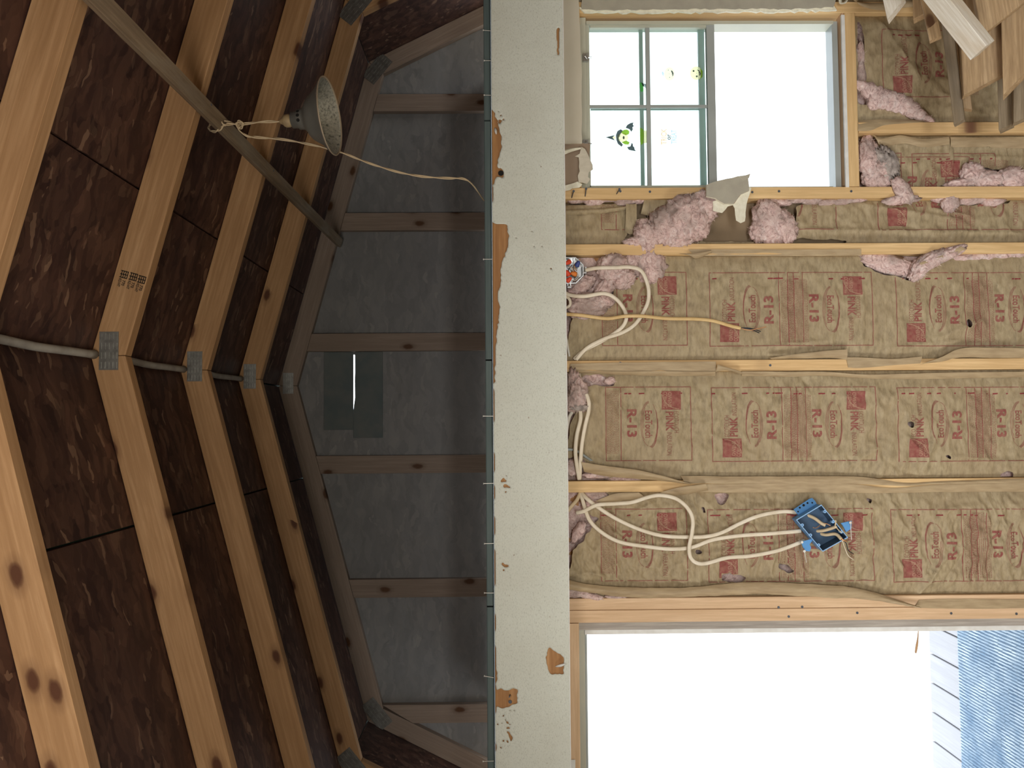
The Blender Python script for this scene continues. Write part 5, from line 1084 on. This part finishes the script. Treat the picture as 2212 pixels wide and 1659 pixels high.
for k in (0, 1, 2):
    q = pa + ax * 2.45 * sc_; d = np.array([.55 - k * .5, -1, .0]); d = d - ax * (d @ ax); d /= np.linalg.norm(d); b = MB(); b.lathe([(0, 0), (0, .2), (.03, .2), (.03, 0)], q + d * 1.17, d, 10); b.build('vent_hole', M['hole'], lp)
def twin(pts, nm, n=8):
    P = cat([np.array(p) for p in pts], n); b = MB()
    for s_ in (0, math.pi):
        Q = [p + np.array([0, .11 * math.cos(i * .35 + s_), 0]) + np.array([.09, 0, .06]) * math.sin(i * .35 + s_) for i, p in enumerate(P)]
        b.tube(Q, .085, 6)
    return b.build(nm, M['cord'], lp, True)
kx = at(517, 268, Yl_)
twin([pa - ax * .4, at(570, 263, Yl_), kx, at(495, 264, Yl_ - .2), at(483, 259, Yl_ - .6), at(472, 253, Yl_ - .9)], 'cord')
twin([at(472, 253, Yl_ - .9), at(478, 262, Yl_ - 1.1), at(484, 270, Yl_ - 1.0), at(495, 268, Yl_ - .5), kx], 'cord')
twin([at(484, 270, Yl_ - 1.0), at(472, 281, Yl_ - .9), at(460, 284, Yl_ - .2), at(451, 278, Yl_ + .6), at(456, 266, Yl_ + 1.6), at(470, 254, Yl_ + 1.0)], 'cord')
twin([kx, at(513, 275, Yl_ - .3), at(511, 268, Yl_ - .5), at(517, 262, Yl_ - .4), at(525, 266, Yl_ - .3), at(522, 275, Yl_ - .2), at(514, 278, Yl_ - .1)], 'cord_knot')
twin([at(512, 272, Yl_), at(518, 283, Yl_ + .3), at(535, 294, Yl_ + .5), at(560, 297, Yl_ + .8), at(610, 301, Yl_ + 1.6), at(660, 310, Yl_ + 2.2), at(705, 320, Yl_ + 3), at(745, 332, Yl_ + 3.6), at(780, 346, Yl_ + 4.2), at(820, 360, Yl_ + 5), at(870, 374, Yl_ + 6), at(920, 382, Yl_ + 7), at(970, 385, Yl_ + 8.5), at(1000, 386, Yl_ + 9.5), at(1018, 396, Yl_ + 11), at(1032, 414, Yl_ + 13), at(1046, 434, Yl_ + 15)], 'cord')

# ------------------------------------------------------------------ scrap lumber pile on the right
def scrap(label, tip, tail, wid, thk, wdir, mt, cut=0, nm='scrap_board'):
    a = at(*tail); c = at(*tip); k = (84.6 - c[0]) / (a[0] - c[0]); yt = a[1]; a = c + (a - c) * k; a[1] = yt    # the far end rests against the right wall
    return tag(board(nm, a, c, wdir, wid, thk, M[mt], None, ch=.05, cut=cut), label, 'board', 'scrap lumber pile')
scrap('short pale board with a pointed end, nearest the window in the scrap pile', (1937, 24, 96), (1872, -190, 99), 2.3, 1.4, (.45, -.5, -.75), 'scrapwhite', .8)
scrap('long whitish beam slanting across the front of the scrap pile', (2122, 109, 88), (1900, -128, 91), 2.4, 1.6, (.2, -.95, -.24), 'scrapwhite', .05)
scrap('brown flat board behind the top of the whitish beam', (1994, 36, 95.6), (1982, -150, 96.4), 2.1, 1.4, (.1, -.5, -.85), 'scrap', .3)
scrap('small cut piece end poking from beneath the whitish beam', (2021, 86, 93.6), (1975, -90, 94.6), 1.3, 1.0, (.25, -.5, -.85), 'scrap', .1)
scrap('thin splintered strip hanging lowest in the scrap pile', (2073, 266, 97), (2015, -90, 99.5), 1.2, 1.0, (.15, -.6, -.8), 'scrapgrey', .3)
scrap('narrow brown strip beside the splintered strip', (2090, 238, 98.6), (2040, -90, 101), .9, .9, (.15, -.4, -.9), 'scrap', -.4)
scrap('wide short plank with fuzzy sawn end in the middle of the pile', (2126, 186, 95), (2090, -120, 98), 4.7, 1.2, (.15, -.32, -.9), 'scrap', .46)
scrap('wide board with a splintered sawn edge, topmost at the far end of the pile', (2168, 42, 90.3), (2115, -180, 91.6), 5.2, 1.0, (.3, -.3, -.88), 'scrap', .55)
scrap('upright plank with a slanted end, nearest the photo border', (2192, 186, 92.4), (2170, -120, 94.4), 2.4, 1.6, (.15, -.5, -.8), 'scrap', 1.0)
scrap('dark grey weathered stick hanging below the wide plank', (2174, 278, 99), (2150, -60, 101.5), 1.5, 1.5, (.2, -.6, -.75), 'scrapgrey', .3)
scrap('grey weathered board end behind the upright plank', (2206, 262, 96.4), (2192, -100, 99), 1.8, 1.3, (.1, -.4, -.9), 'scrapgrey', .4)
scrap('shadowed brown board deep inside the scrap pile', (2100, 60, 103.5), (2075, -150, 104.5), 5.5, 1.2, (.1, -.2, -.9), 'scrap', .1)
for k, (px, py) in enumerate(((2060, 150), (2135, 130))): pass
# curled white paper at the upper right of the window
ribbon('curled_paper', [(1812, -10), (1812, 4), (1816, 9), (1828, 6), (1834, -8)], [(1820, -10), (1818, 1), (1820, 5), (1826, 1), (1828, -8)], 107.3, 107.6, M['gypsum'], None, bow=.1)
tag(bpy.data.objects['curled_paper'], 'white curled scrap of paper above the corner of the window sill', 'paper')
